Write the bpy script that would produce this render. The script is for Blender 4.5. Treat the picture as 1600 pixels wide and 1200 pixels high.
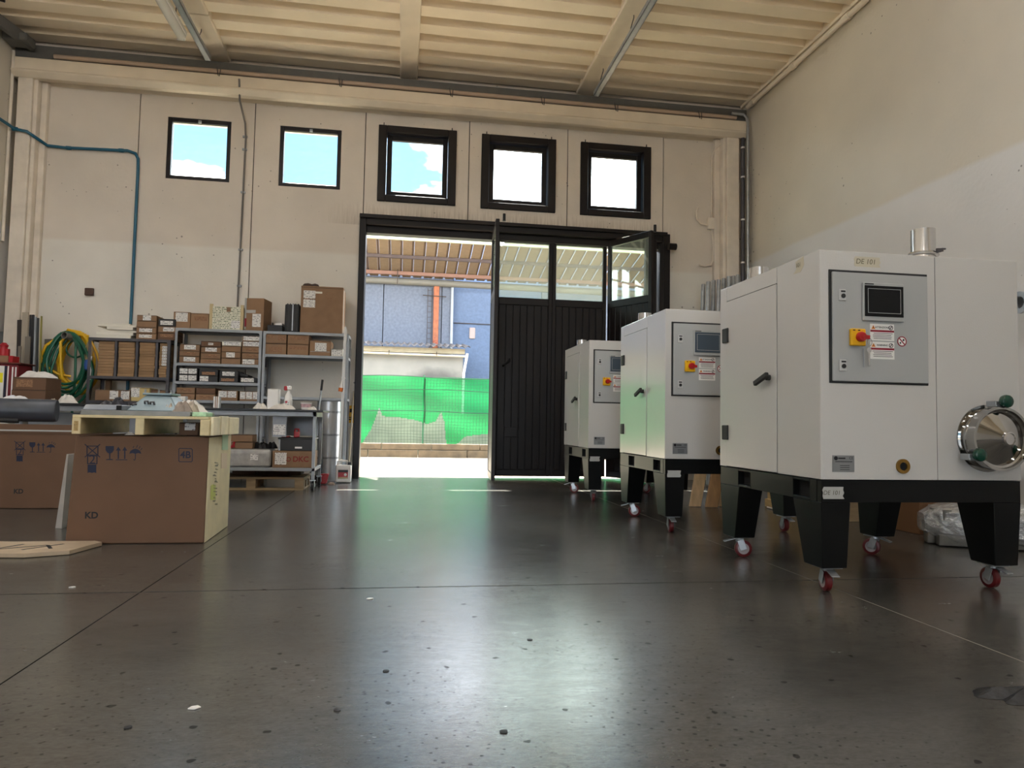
import bpy, bmesh, math, random
from mathutils import Vector, Matrix
random.seed(7)
R = math.radians
S = bpy.context.scene
for o in list(bpy.data.objects):
    bpy.data.objects.remove(o)

# ---------------------------------------------------------------- camera
FPX, YAW, PIT, ROL, CH = 1105.0, R(8.88), R(3.15), R(1.035), 0.8
FW = Vector((math.sin(YAW)*math.cos(PIT), math.cos(YAW)*math.cos(PIT), math.sin(PIT)))
RT = Vector((math.cos(YAW), -math.sin(YAW), 0)); UP = RT.cross(FW)
RT, UP = RT*math.cos(ROL)+UP*math.sin(ROL), UP*math.cos(ROL)-RT*math.sin(ROL)
cd = bpy.data.cameras.new('camera'); cam = bpy.data.objects.new('camera', cd); S.collection.objects.link(cam)
cd.sensor_fit = 'HORIZONTAL'; cd.sensor_width = 36; cd.lens = 36*FPX/1600; cd.clip_start = .05; cd.clip_end = 300
M = Matrix((RT, UP, -FW)).transposed().to_4x4(); M.translation = (0, 0, CH); cam.matrix_world = M
S.camera = cam

def ray(px, py): return FW+RT*((px-800)/FPX)-UP*((py-600)/FPX)
def P(px, py, Y):
    d = ray(px, py); return Vector((0, 0, CH))+d*(Y/d.y)
def PZ(px, py, Z=0.0):
    d = ray(px, py); return Vector((0, 0, CH))+d*((Z-CH)/d.z)
def PX(px, py, X):
    d = ray(px, py); return Vector((0, 0, CH))+d*(X/d.x)

# ---------------------------------------------------------------- view, sky, sun
S.view_settings.view_transform = 'Standard'; S.view_settings.look = 'None'
S.view_settings.gamma = 1; S.view_settings.use_curve_mapping = False
S.view_settings.exposure = 1.9
S.cycles.use_denoising = True
S.cycles.max_bounces = 12; S.cycles.diffuse_bounces = 7; S.cycles.glossy_bounces = 5
S.cycles.transparent_max_bounces = 16; S.cycles.transmission_bounces = 6
S.cycles.caustics_reflective = False; S.cycles.caustics_refractive = False
S.cycles.sample_clamp_indirect = 6

W = bpy.data.worlds.new('sky'); S.world = W; W.use_nodes = True
nt = W.node_tree; N = nt.nodes; L = nt.links
bg = N['Background']
tc = N.new('ShaderNodeTexCoord')
sep = N.new('ShaderNodeSeparateXYZ'); L.new(tc.outputs['Generated'], sep.inputs[0])
gr = N.new('ShaderNodeValToRGB'); L.new(sep.outputs['Z'], gr.inputs[0])
gr.color_ramp.elements[0].color = (.10, .20, .27, 1); gr.color_ramp.elements[0].position = 0
gr.color_ramp.elements[1].color = (.045, .12, .22, 1); gr.color_ramp.elements[1].position = .75
mp = N.new('ShaderNodeMapping'); L.new(tc.outputs['Generated'], mp.inputs[0])
mp.inputs['Scale'].default_value = (1, 1, 2.2); mp.inputs['Location'].default_value = (.35, .2, 0)
ns = N.new('ShaderNodeTexNoise'); L.new(mp.outputs[0], ns.inputs['Vector'])
ns.inputs['Scale'].default_value = 2.6; ns.inputs['Detail'].default_value = 6; ns.inputs['Roughness'].default_value = .55
cr = N.new('ShaderNodeValToRGB'); L.new(ns.outputs['Fac'], cr.inputs[0])
cr.color_ramp.elements[0].position = .47; cr.color_ramp.elements[1].position = .64
mx = N.new('ShaderNodeMix'); mx.data_type = 'RGBA'
L.new(cr.outputs[0], mx.inputs[0]); L.new(gr.outputs[0], mx.inputs[6]); mx.inputs[7].default_value = (2.7, 2.85, 3.05, 1)
L.new(mx.outputs[2], bg.inputs['Color']); bg.inputs['Strength'].default_value = 2.7

sl = bpy.data.lights.new('sun', 'SUN'); sun = bpy.data.objects.new('sun', sl); S.collection.objects.link(sun)
sl.energy = 15.0; sl.angle = R(.6); sl.color = (1, .95, .89)
sun.rotation_euler = Vector((.72, -1.65, -4.05)).to_track_quat('-Z', 'Y').to_euler()
sun.location = (-3, 14, 20)

FILL_LAMP = 22.0   # radiance of unseen tube lamps added to brighten the hall

def portal(name, loc, size, rot):
    l = bpy.data.lights.new(name, 'AREA'); l.shape = 'RECTANGLE'; l.size, l.size_y = size; l.cycles.is_portal = True
    o = bpy.data.objects.new(name, l); S.collection.objects.link(o); o.location = loc; o.rotation_euler = rot

# ---------------------------------------------------------------- materials
def lin(c): return tuple(((v/255)/12.92 if v <= 10 else ((v/255+.055)/1.055)**2.4) for v in c)+(1,)
MATS = {}
def mat(name, rgb, rough=.5, metal=0, var=0, vscale=8, bump=0, bscale=60, rand=0, spec=.5, coat=0, wear=None, stretch=None, trans=0):
    if name in MATS: return MATS[name]
    m = bpy.data.materials.new(name); m.use_nodes = True; t = m.node_tree; n = t.nodes; l = t.links
    b = n['Principled BSDF']; b.inputs['Roughness'].default_value = rough; b.inputs['Metallic'].default_value = metal
    b.inputs['Specular IOR Level'].default_value = spec
    if coat: b.inputs['Coat Weight'].default_value = coat; b.inputs['Coat Roughness'].default_value = .15
    col = lin(rgb); b.inputs['Base Color'].default_value = col
    src = None
    c = n.new('ShaderNodeTexCoord'); vec = c.outputs['Object']
    if stretch:
        g = n.new('ShaderNodeMapping'); g.inputs['Scale'].default_value = stretch; l.new(vec, g.inputs[0]); vec = g.outputs[0]
    if var:
        z = n.new('ShaderNodeTexNoise'); z.inputs['Scale'].default_value = vscale; z.inputs['Detail'].default_value = 5
        l.new(vec, z.inputs['Vector'])
        r = n.new('ShaderNodeValToRGB'); l.new(z.outputs['Fac'], r.inputs[0])
        r.color_ramp.elements[0].position = .3; r.color_ramp.elements[1].position = .7
        r.color_ramp.elements[0].color = tuple(v*(1-var) for v in col[:3])+(1,)
        r.color_ramp.elements[1].color = tuple(min(1, v*(1+var)) for v in col[:3])+(1,)
        src = r.outputs[0]
    if wear:   # (colour, threshold, scale)
        z = n.new('ShaderNodeTexNoise'); z.inputs['Scale'].default_value = wear[2]; z.inputs['Detail'].default_value = 8
        z.inputs['Roughness'].default_value = .65; l.new(vec, z.inputs['Vector'])
        r = n.new('ShaderNodeValToRGB'); l.new(z.outputs['Fac'], r.inputs[0])
        r.color_ramp.elements[0].position = wear[1]; r.color_ramp.elements[1].position = wear[1]+.04
        x = n.new('ShaderNodeMix'); x.data_type = 'RGBA'; l.new(r.outputs[0], x.inputs[0])
        if src: l.new(src, x.inputs[6])
        else: x.inputs[6].default_value = col
        x.inputs[7].default_value = lin(wear[0]); src = x.outputs[2]
    if rand:
        oi = n.new('ShaderNodeObjectInfo'); h = n.new('ShaderNodeHueSaturation')
        mr = n.new('ShaderNodeMapRange'); l.new(oi.outputs['Random'], mr.inputs[0])
        mr.inputs[3].default_value = 1-rand; mr.inputs[4].default_value = 1+rand; l.new(mr.outputs[0], h.inputs['Value'])
        if src: l.new(src, h.inputs['Color'])
        else: h.inputs['Color'].default_value = col
        src = h.outputs[0]
    if src: l.new(src, b.inputs['Base Color'])
    if bump:
        z = n.new('ShaderNodeTexNoise'); z.inputs['Scale'].default_value = bscale; z.inputs['Detail'].default_value = 4
        l.new(vec, z.inputs['Vector'])
        k = n.new('ShaderNodeBump'); k.inputs['Strength'].default_value = bump; k.inputs['Distance'].default_value = .01
        l.new(z.outputs['Fac'], k.inputs['Height']); l.new(k.outputs[0], b.inputs['Normal'])
    if trans: b.inputs['Transmission Weight'].default_value = trans
    MATS[name] = m; return m

def glass(name, tint=(.93, .96, .94), gloss=.08, haze=0.0):
    m = bpy.data.materials.new(name); m.use_nodes = True; t = m.node_tree; n = t.nodes; l = t.links
    n.remove(n['Principled BSDF']); out = n['Material Output']
    a = n.new('ShaderNodeBsdfTransparent'); a.inputs[0].default_value = tint+(1,)
    g = n.new('ShaderNodeBsdfGlossy'); g.inputs['Roughness'].default_value = .03
    x = n.new('ShaderNodeMixShader'); x.inputs[0].default_value = gloss
    l.new(a.outputs[0], x.inputs[1]); l.new(g.outputs[0], x.inputs[2]); last = x
    if haze:
        d = n.new('ShaderNodeBsdfTranslucent'); d.inputs[0].default_value = (.9, .95, .88, 1)
        d2 = n.new('ShaderNodeBsdfDiffuse'); d2.inputs[0].default_value = (.8, .85, .78, 1)
        ad = n.new('ShaderNodeMixShader'); l.new(d.outputs[0], ad.inputs[1]); l.new(d2.outputs[0], ad.inputs[2])
        y = n.new('ShaderNodeMixShader'); y.inputs[0].default_value = haze
        l.new(x.outputs[0], y.inputs[1]); l.new(ad.outputs[0], y.inputs[2]); last = y
    l.new(last.outputs[0], out.inputs[0]); return m

def wall_mat(name, low, high, zband, dirt=.12, rustz=None):
    m = bpy.data.materials.new(name); m.use_nodes = True; t = m.node_tree; n = t.nodes; l = t.links
    b = n['Principled BSDF']; b.inputs['Roughness'].default_value = .62; b.inputs['Specular IOR Level'].default_value = .35
    g = n.new('ShaderNodeNewGeometry'); s = n.new('ShaderNodeSeparateXYZ'); l.new(g.outputs['Position'], s.inputs[0])
    z1 = n.new('ShaderNodeTexNoise'); z1.inputs['Scale'].default_value = 1.3; z1.inputs['Detail'].default_value = 6; l.new(g.outputs['Position'], z1.inputs['Vector'])
    ad = n.new('ShaderNodeMath'); ad.operation = 'MULTIPLY_ADD'; l.new(z1.outputs['Fac'], ad.inputs[0]); ad.inputs[1].default_value = .05; l.new(s.outputs['Z'], ad.inputs[2])
    mr = n.new('ShaderNodeMapRange'); l.new(ad.outputs[0], mr.inputs[0]); mr.inputs[1].default_value = zband+.0; mr.inputs[2].default_value = zband+.05
    x = n.new('ShaderNodeMix'); x.data_type = 'RGBA'; l.new(mr.outputs[0], x.inputs[0]); x.inputs[6].default_value = lin(low); x.inputs[7].default_value = lin(high)
    # broad grime
    r = n.new('ShaderNodeValToRGB'); l.new(z1.outputs['Fac'], r.inputs[0]); r.color_ramp.elements[0].position = .3; r.color_ramp.elements[1].position = .7
    r.color_ramp.elements[0].color = (1-dirt,)*3+(1,); r.color_ramp.elements[1].color = (1, 1, 1, 1)
    y = n.new('ShaderNodeMix'); y.data_type = 'RGBA'; y.blend_type = 'MULTIPLY'; y.inputs[0].default_value = 1
    l.new(x.outputs[2], y.inputs[6]); l.new(r.outputs[0], y.inputs[7])
    # small pock marks in clusters
    v = n.new('ShaderNodeTexVoronoi'); v.inputs['Scale'].default_value = 9; l.new(g.outputs['Position'], v.inputs['Vector'])
    z2 = n.new('ShaderNodeTexNoise'); z2.inputs['Scale'].default_value = 1.1; l.new(g.outputs['Position'], z2.inputs['Vector'])
    q = n.new('ShaderNodeMath'); q.operation = 'MULTIPLY_ADD'; l.new(z2.outputs['Fac'], q.inputs[0]); q.inputs[1].default_value = -.55; l.new(v.outputs['Distance'], q.inputs[2])
    rr = n.new('ShaderNodeMapRange'); l.new(q.outputs[0], rr.inputs[0]); rr.inputs[1].default_value = -.255; rr.inputs[2].default_value = -.225
    rr.inputs[3].default_value = .45; rr.inputs[4].default_value = 1
    w = n.new('ShaderNodeMix'); w.data_type = 'RGBA'; w.blend_type = 'MULTIPLY'; w.inputs[0].default_value = 1
    l.new(y.outputs[2], w.inputs[6]); l.new(rr.outputs[0], w.inputs[7]); src = w.outputs[2]
    if rustz:   # old rain stains above the gate
        st = n.new('ShaderNodeTexNoise'); mpp = n.new('ShaderNodeMapping'); mpp.inputs['Scale'].default_value = (9, 1, .8); l.new(g.outputs['Position'], mpp.inputs[0]); l.new(mpp.outputs[0], st.inputs['Vector']); st.inputs['Detail'].default_value = 6
        zz = n.new('ShaderNodeMapRange'); l.new(s.outputs['Z'], zz.inputs[0]); zz.inputs[1].default_value = rustz; zz.inputs[2].default_value = rustz+.55; zz.inputs[3].default_value = 1; zz.inputs[4].default_value = 0
        f = n.new('ShaderNodeMath'); f.operation = 'MULTIPLY'; l.new(st.outputs['Fac'], f.inputs[0]); l.new(zz.outputs[0], f.inputs[1])
        f2 = n.new('ShaderNodeMapRange'); l.new(f.outputs[0], f2.inputs[0]); f2.inputs[1].default_value = .22; f2.inputs[2].default_value = .6; f2.inputs[4].default_value = .55
        gt = n.new('ShaderNodeMath'); gt.operation = 'GREATER_THAN'; l.new(s.outputs['Z'], gt.inputs[0]); gt.inputs[1].default_value = rustz
        gx = n.new('ShaderNodeMapRange'); l.new(s.outputs['X'], gx.inputs[0]); gx.inputs[1].default_value = 4.1; gx.inputs[2].default_value = 3.7
        gm = n.new('ShaderNodeMath'); gm.operation = 'MULTIPLY'; l.new(gt.outputs[0], gm.inputs[0]); l.new(gx.outputs[0], gm.inputs[1])
        gm2 = n.new('ShaderNodeMath'); gm2.operation = 'MULTIPLY'; gy = n.new('ShaderNodeMapRange'); l.new(s.outputs['X'], gy.inputs[0]); gy.inputs[1].default_value = -1.2; gy.inputs[2].default_value = -.4
        gn = n.new('ShaderNodeMath'); gn.operation = 'MULTIPLY'; l.new(gm.outputs[0], gn.inputs[0]); l.new(gy.outputs[0], gn.inputs[1]); l.new(gn.outputs[0], gm2.inputs[0]); l.new(f2.outputs[0], gm2.inputs[1]); f2 = gm2
        k2 = n.new('ShaderNodeMix'); k2.data_type = 'RGBA'; l.new(f2.outputs[0], k2.inputs[0]); l.new(src, k2.inputs[6]); k2.inputs[7].default_value = lin((105, 82, 55)); src = k2.outputs[2]
    l.new(src, b.inputs['Base Color'])
    z3 = n.new('ShaderNodeTexNoise'); z3.inputs['Scale'].default_value = 22; z3.inputs['Detail'].default_value = 5; l.new(g.outputs['Position'], z3.inputs['Vector'])
    k = n.new('ShaderNodeBump'); k.inputs['Strength'].default_value = .12; k.inputs['Distance'].default_value = .02; l.new(z3.outputs['Fac'], k.inputs['Height']); l.new(k.outputs[0], b.inputs['Normal'])
    MATS[name] = m; return m

def floor_mat():
    m = bpy.data.materials.new('polished_concrete'); m.use_nodes = True; t = m.node_tree; n = t.nodes; l = t.links
    b = n['Principled BSDF']; g = n.new('ShaderNodeNewGeometry'); pos = g.outputs['Position']
    def noise(sc, det=5, ro=.5, stretch=None):
        z = n.new('ShaderNodeTexNoise'); z.inputs['Scale'].default_value = sc; z.inputs['Detail'].default_value = det; z.inputs['Roughness'].default_value = ro
        if stretch:
            q = n.new('ShaderNodeMapping'); q.inputs['Scale'].default_value = stretch; q.inputs['Rotation'].default_value = (0, 0, .35); l.new(pos, q.inputs[0]); l.new(q.outputs[0], z.inputs['Vector'])
        else: l.new(pos, z.inputs['Vector'])
        return z.outputs['Fac']
    def ramp(f, p0, c0, p1, c1):
        r = n.new('ShaderNodeValToRGB'); l.new(f, r.inputs[0]); e = r.color_ramp.elements
        e[0].position = p0; e[0].color = c0; e[1].position = p1; e[1].color = c1; return r.outputs[0]
    def mul(a, c):
        x = n.new('ShaderNodeMix'); x.data_type = 'RGBA'; x.blend_type = 'MULTIPLY'; x.inputs[0].default_value = 1; l.new(a, x.inputs[6]); l.new(c, x.inputs[7]); return x.outputs[2]
    base = ramp(noise(.8, 7, .6), .3, lin((56, 54, 50)), .72, lin((98, 95, 89)))
    base = mul(base, ramp(noise(9, 6, .7, (1, 3, 1)), .3, (.6, .6, .6, 1), .65, (1.05, 1.05, 1.05, 1)))
    # dark spots
    v = n.new('ShaderNodeTexVoronoi'); v.voronoi_dimensions = '2D'; v.inputs['Scale'].default_value = 3.2; v.inputs['Randomness'].default_value = 1
    wv = n.new('ShaderNodeVectorMath'); wv.operation = 'MULTIPLY_ADD'; nz_ = n.new('ShaderNodeTexNoise'); nz_.inputs['Scale'].default_value = 25; l.new(pos, nz_.inputs['Vector']); l.new(nz_.outputs['Color'], wv.inputs[0]); wv.inputs[1].default_value = (.03, .03, 0); l.new(pos, wv.inputs[2]); l.new(wv.outputs[0], v.inputs['Vector'])
    base = mul(base, ramp(v.outputs['Distance'], .028, (.22, .2, .19, 1), .034, (1, 1, 1, 1)))
    v2 = n.new('ShaderNodeTexVoronoi'); v2.voronoi_dimensions = '2D'; v2.inputs['Scale'].default_value = 19; l.new(pos, v2.inputs['Vector'])
    ad = n.new('ShaderNodeMath'); ad.operation = 'MULTIPLY_ADD'; l.new(noise(1.7, 3), ad.inputs[0]); ad.inputs[1].default_value = -.30; l.new(v2.outputs['Distance'], ad.inputs[2])
    mr = n.new('ShaderNodeMapRange'); l.new(ad.outputs[0], mr.inputs[0]); mr.inputs[1].default_value = -.10; mr.inputs[2].default_value = -.07; mr.inputs[3].default_value = .35
    base = mul(base, mr.outputs[0])
    base = mul(base, ramp(noise(70, 6, .75, (1, 2, 1)), .3, (.78, .78, .78, 1), .7, (1.12, 1.12, 1.12, 1)))
    # long thin scratches
    sc_ = noise(3.5, 8, .75, (1, 6, 1)); base = mul(base, ramp(sc_, .66, (1, 1, 1, 1), .69, (.62, .62, .62, 1)))
    l.new(base, b.inputs['Base Color'])
    ro = n.new('ShaderNodeMapRange'); l.new(noise(4, 8, .7, (1, 2.5, 1)), ro.inputs[0]); ro.inputs[1].default_value = .3; ro.inputs[2].default_value = .7; ro.inputs[3].default_value = .215; ro.inputs[4].default_value = .275
    gr_ = n.new('ShaderNodeMath'); gr_.operation = 'MULTIPLY_ADD'; l.new(noise(55, 5, .7, (1, 1.6, 1)), gr_.inputs[0]); gr_.inputs[1].default_value = .05; gr_.inputs[2].default_value = -.025
    ra = n.new('ShaderNodeMath'); ra.operation = 'ADD'; l.new(ro.outputs[0], ra.inputs[0]); l.new(gr_.outputs[0], ra.inputs[1])
    iv = n.new('ShaderNodeMath'); iv.operation = 'MULTIPLY_ADD'; l.new(mr.outputs[0], iv.inputs[0]); iv.inputs[1].default_value = 1.15; iv.inputs[2].default_value = -.15
    l.new(ra.outputs[0], b.inputs['Roughness']); 
    def mm(a, c_):
        q = n.new('ShaderNodeMath'); q.operation = 'MULTIPLY'; l.new(a, q.inputs[0]); l.new(c_, q.inputs[1]); return q.outputs[0]
    def mrange(f, a, b_, c_, d):
        q = n.new('ShaderNodeMapRange'); l.new(f, q.inputs[0]); q.inputs[1].default_value = a; q.inputs[2].default_value = b_; q.inputs[3].default_value = c_; q.inputs[4].default_value = d; return q.outputs[0]
    sp = mm(iv.outputs[0], mrange(noise(42, 7, .8, (1, 2.2, 1)), .36, .60, .42, 1.0))     # worn fine grain
    sp = mm(sp, mrange(noise(9, 8, .75, (1, 2.4, 1)), .34, .60, .62, 1.0))                # duller patches
    sp = mm(sp, mrange(v.outputs['Distance'], .028, .034, .15, 1.0))                      # spots
    sp = mm(sp, mrange(sc_, .64, .67, 1.0, .35))                                          # scratches
    l.new(sp, b.inputs['Specular IOR Level']); b.inputs['Specular IOR Level'].default_value = 1.0; b.inputs['IOR'].default_value = 1.72
    k = n.new('ShaderNodeBump'); k.inputs['Strength'].default_value = .03; k.inputs['Distance'].default_value = .006
    l.new(noise(30, 8, .7, (1, 1.3, 1)), k.inputs['Height']); l.new(k.outputs[0], b.inputs['Normal'])
    MATS['floor'] = m; return m

def label_mat(name, paper, ink, rows=55, cut=.42, band=None):
    """paper with rows of small print"""
    m = bpy.data.materials.new(name); m.use_nodes = True; t = m.node_tree; n = t.nodes; l = t.links
    b = n['Principled BSDF']; b.inputs['Roughness'].default_value = .6
    c = n.new('ShaderNodeTexCoord'); s = n.new('ShaderNodeSeparateXYZ'); l.new(c.outputs['Object'], s.inputs[0])
    a = n.new('ShaderNodeMath'); a.operation = 'MULTIPLY'; l.new(s.outputs['Z'], a.inputs[0]); a.inputs[1].default_value = rows
    f = n.new('ShaderNodeMath'); f.operation = 'FRACT'; l.new(a.outputs[0], f.inputs[0])
    g = n.new('ShaderNodeMath'); g.operation = 'GREATER_THAN'; l.new(f.outputs[0], g.inputs[0]); g.inputs[1].default_value = .55
    mp_ = n.new('ShaderNodeMapping'); mp_.inputs['Scale'].default_value = (70, 70, rows*.9); l.new(c.outputs['Object'], mp_.inputs[0])
    z = n.new('ShaderNodeTexNoise'); z.inputs['Scale'].default_value = 1; z.inputs['Detail'].default_value = 1; l.new(mp_.outputs[0], z.inputs['Vector'])
    h = n.new('ShaderNodeMath'); h.operation = 'GREATER_THAN'; l.new(z.outputs['Fac'], h.inputs[0]); h.inputs[1].default_value = cut
    k = n.new('ShaderNodeMath'); k.operation = 'MULTIPLY'; l.new(g.outputs[0], k.inputs[0]); l.new(h.outputs[0], k.inputs[1])
    x = n.new('ShaderNodeMix'); x.data_type = 'RGBA'; l.new(k.outputs[0], x.inputs[0]); x.inputs[6].default_value = lin(paper); x.inputs[7].default_value = lin(ink)
    l.new(x.outputs[2], b.inputs['Base Color']); MATS[name] = m; return m

def net_mat():
    m = bpy.data.materials.new('green_net'); m.use_nodes = True; t = m.node_tree; n = t.nodes; l = t.links
    n.remove(n['Principled BSDF']); out = n['Material Output']
    a = n.new('ShaderNodeBsdfDiffuse'); a.inputs[0].default_value = lin((14, 72, 36))
    b = n.new('ShaderNodeBsdfTranslucent'); b.inputs[0].default_value = lin((28, 112, 62))
    x = n.new('ShaderNodeMixShader'); x.inputs[0].default_value = .62
    l.new(a.outputs[0], x.inputs[1]); l.new(b.outputs[0], x.inputs[2])
    tr = n.new('ShaderNodeBsdfTransparent'); y = n.new('ShaderNodeMixShader'); y.inputs[0].default_value = .12
    l.new(x.outputs[0], y.inputs[1]); l.new(tr.outputs[0], y.inputs[2]); l.new(y.outputs[0], out.inputs[0]); return m

WALLB = wall_mat('wall_back_paint', (228, 224, 215), (220, 211, 199), 3.12, rustz=3.55)
WALLR = wall_mat('wall_right_paint', (214, 212, 209), (208, 201, 187), 3.24, dirt=.07)
FLOOR = floor_mat()
CEIL = mat('ceiling_sheet', (238, 224, 200), .55, var=.05, vscale=2)
BEAM = mat('painted_concrete', (222, 210, 190), .6, var=.06, vscale=3, bump=.1, bscale=20)
PILLAR = mat('pillar_paint', (222, 212, 198), .6, var=.10, vscale=5, bump=.15, bscale=15)
STEELD = mat('gutter_grey', (92, 92, 90), .5, var=.1)
DARKFR = mat('dark_frame', (20, 15, 16), .45, spec=.3, var=.15, vscale=6)
BROWN = mat('gate_brown', (18, 12, 11), .45, spec=.3, var=.12, vscale=4)
JOINT = mat('joint_dark', (48, 42, 38), .8)
GLASS = glass('clear_glass')
DGLASS = glass('dusty_glass', (.86, .92, .86), .10, .10)
CARD = mat('cardboard', (146, 116, 90), .75, var=.07, vscale=9, bump=.05, bscale=90, rand=.12, spec=.25)
CARDB = mat('cardboard_brown', (108, 82, 64), .7, var=.05, vscale=5, bump=.04, bscale=60, spec=.25)
CARDL = mat('cardboard_pale', (196, 178, 138), .7, var=.08, vscale=8, bump=.06, spec=.25)
TRAY = mat('tray_card', (154, 124, 92), .75, var=.06, vscale=10, rand=.2, spec=.2)
BLACKB = mat('black_bin', (30, 28, 28), .5)
PAPER = label_mat('printed_label', (226, 224, 220), (140, 138, 140), 48, .52)
PAPER2 = label_mat('printed_panel', (222, 220, 200), (92, 110, 84), 45, .5)
BRPRINT = label_mat('brown_print', (150, 112, 80), (104, 70, 46), 60, .45)
WHITE = mat('white_plastic', (232, 230, 226), .45)
FOAM = mat('white_foam', (228, 224, 212), .7, rand=.05)
CLOTHW = mat('white_cloth', (215, 210, 202), .8, var=.1, vscale=12, bump=.4, bscale=30)
CLOTHB = mat('beige_cloth', (176, 162, 146), .85, var=.15, vscale=14, bump=.5, bscale=30)
GALV = mat('galvanised', (168, 172, 176), .42, .75, var=.12, vscale=16)
GALVD = mat('galvanised_paint', (150, 155, 160), .45, .2, var=.08, vscale=10)
DSHELF = mat('dark_shelf_steel', (78, 76, 80), .5, .3, var=.15)
TOPBLK = mat('bench_top', (26, 25, 26), .45, var=.2)
RUBBER = mat('black_rubber', (22, 22, 24), .55)
GREYP = mat('grey_panel', (150, 155, 162), .5, .1, var=.12, vscale=4)
BLUEP = mat('blue_pipe', (24, 92, 118), .4)
YEL = mat('yellow_hose', (225, 178, 20), .4)
GRN = mat('green_hose', (16, 92, 66), .4)
RED = mat('red_plastic', (168, 24, 34), .4)
ORANGE = mat('orange_plastic', (214, 112, 40), .4)
STEEL = mat('stainless', (196, 194, 192), .22, 1, var=.05, stretch=(1, 1, 40))
CHROME = mat('polished_steel', (168, 166, 163), .07, 1)
MWHITE = mat('machine_white', (198, 196, 192), .30, bump=.10, bscale=140, coat=1.0)
MGREY = mat('machine_grey', (168, 170, 169), .42, bump=.03, bscale=200)
MDARK = mat('machine_anthracite', (5, 6, 6), .36, spec=.28, bump=.05, bscale=150)
SLOT = mat('slot_black', (5, 5, 5), .8)
GASKET = mat('gasket_black', (34, 34, 34), .6)
SCREEN = mat('screen_black', (9, 10, 12), .12, spec=.25)
SCRGL = mat('screen_glass', (24, 28, 32), .06)
YPLATE = mat('yellow_plate', (232, 176, 16), .35)
RKNOB = mat('red_knob', (170, 16, 22), .3)
GKNOB = mat('green_knob', (4, 60, 44), .25)
BRASS = mat('brass', (150, 116, 60), .3, 1)
PLATE = mat('nameplate', (142, 144, 146), .4, .6)
TAPE = mat('masking_tape', (196, 188, 166), .6, var=.05)
TAPEG = mat('grey_tape', (176, 176, 172), .6, var=.08)
WHEELR = mat('red_wheel', (92, 18, 22), .4)
HUB = mat('wheel_hub', (150, 140, 140), .4)
INK = mat('blue_ink', (14, 22, 50), .6)
INKB = mat('black_ink', (16, 16, 20), .6)
REDINK = mat('red_ink', (140, 26, 44), .6)
LTRI = mat('warning_orange', (226, 140, 60), .5)
WOOD = mat('pale_wood', (196, 166, 112), .65, var=.14, vscale=6, stretch=(1, 1, 6), rand=.1)
WOODP = mat('pallet_wood', (158, 136, 104), .7, var=.18, vscale=6, stretch=(1, 6, 6), rand=.12)
WOODO = mat('osb_wood', (210, 194, 152), .65, var=.12, vscale=14, rand=.06)
BLUEGREY = mat('blue_grey_paint', (120, 138, 144), .4, .1, var=.1)
EXTW = mat('outer_concrete', (98, 104, 116), .75, var=.16, vscale=14, bump=.1, bscale=30)
EXTB = mat('outer_bluish', (88, 103, 128), .75, var=.10, vscale=18)
EXTSH = mat('shed_plaster', (132, 126, 117), .8, var=.1, vscale=2)
def soot(m):
    t = m.node_tree; n = t.nodes; l = t.links; b = n['Principled BSDF']; src = b.inputs['Base Color'].links[0].from_socket
    g = n.new('ShaderNodeNewGeometry'); v = n.new('ShaderNodeMapping'); l.new(g.outputs['Position'], v.inputs[0])
    v.inputs['Location'].default_value = (-.9/.85, 0, -1.80/.45); v.inputs['Scale'].default_value = (1/.85, 0, 1/.45)
    q = n.new('ShaderNodeVectorMath'); q.operation = 'LENGTH'; l.new(v.outputs[0], q.inputs[0])
    z = n.new('ShaderNodeTexNoise'); z.inputs['Scale'].default_value = 4; z.inputs['Detail'].default_value = 6; l.new(g.outputs['Position'], z.inputs['Vector'])
    a = n.new('ShaderNodeMath'); a.operation = 'MULTIPLY_ADD'; l.new(z.outputs['Fac'], a.inputs[0]); a.inputs[1].default_value = .5; l.new(q.outputs['Value'], a.inputs[2])
    r = n.new('ShaderNodeMapRange'); l.new(a.outputs[0], r.inputs[0]); r.inputs[1].default_value = .85; r.inputs[2].default_value = 1.35; r.inputs[3].default_value = .75; r.inputs[4].default_value = 0
    x = n.new('ShaderNodeMix'); x.data_type = 'RGBA'; l.new(r.outputs[0], x.inputs[0]); l.new(src, x.inputs[6]); x.inputs[7].default_value = lin((62, 58, 56)); l.new(x.outputs[2], b.inputs['Base Color'])
soot(EXTSH)
EXTG = mat('yard_ground', (162, 150, 131), .85, var=.16, vscale=2.2)
CURB = mat('old_curb', (80, 68, 50), .85, var=.3, vscale=6, bump=.3, bscale=18)
CANOPY = mat('canopy_sheet', (122, 104, 82), .7, var=.08, vscale=10)
CANRIB = mat('canopy_rib', (62, 50, 40), .7)
TERRA = mat('terracotta_pipe', (150, 84, 48), .6, var=.2, vscale=8, wear=((128, 42, 30), .6, 6))

# ---------------------------------------------------------------- geometry helpers
def offs(o):
    v = Vector((0, 0, 0))
    while o: v += o.location; o = o.parent
    return v

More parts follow.
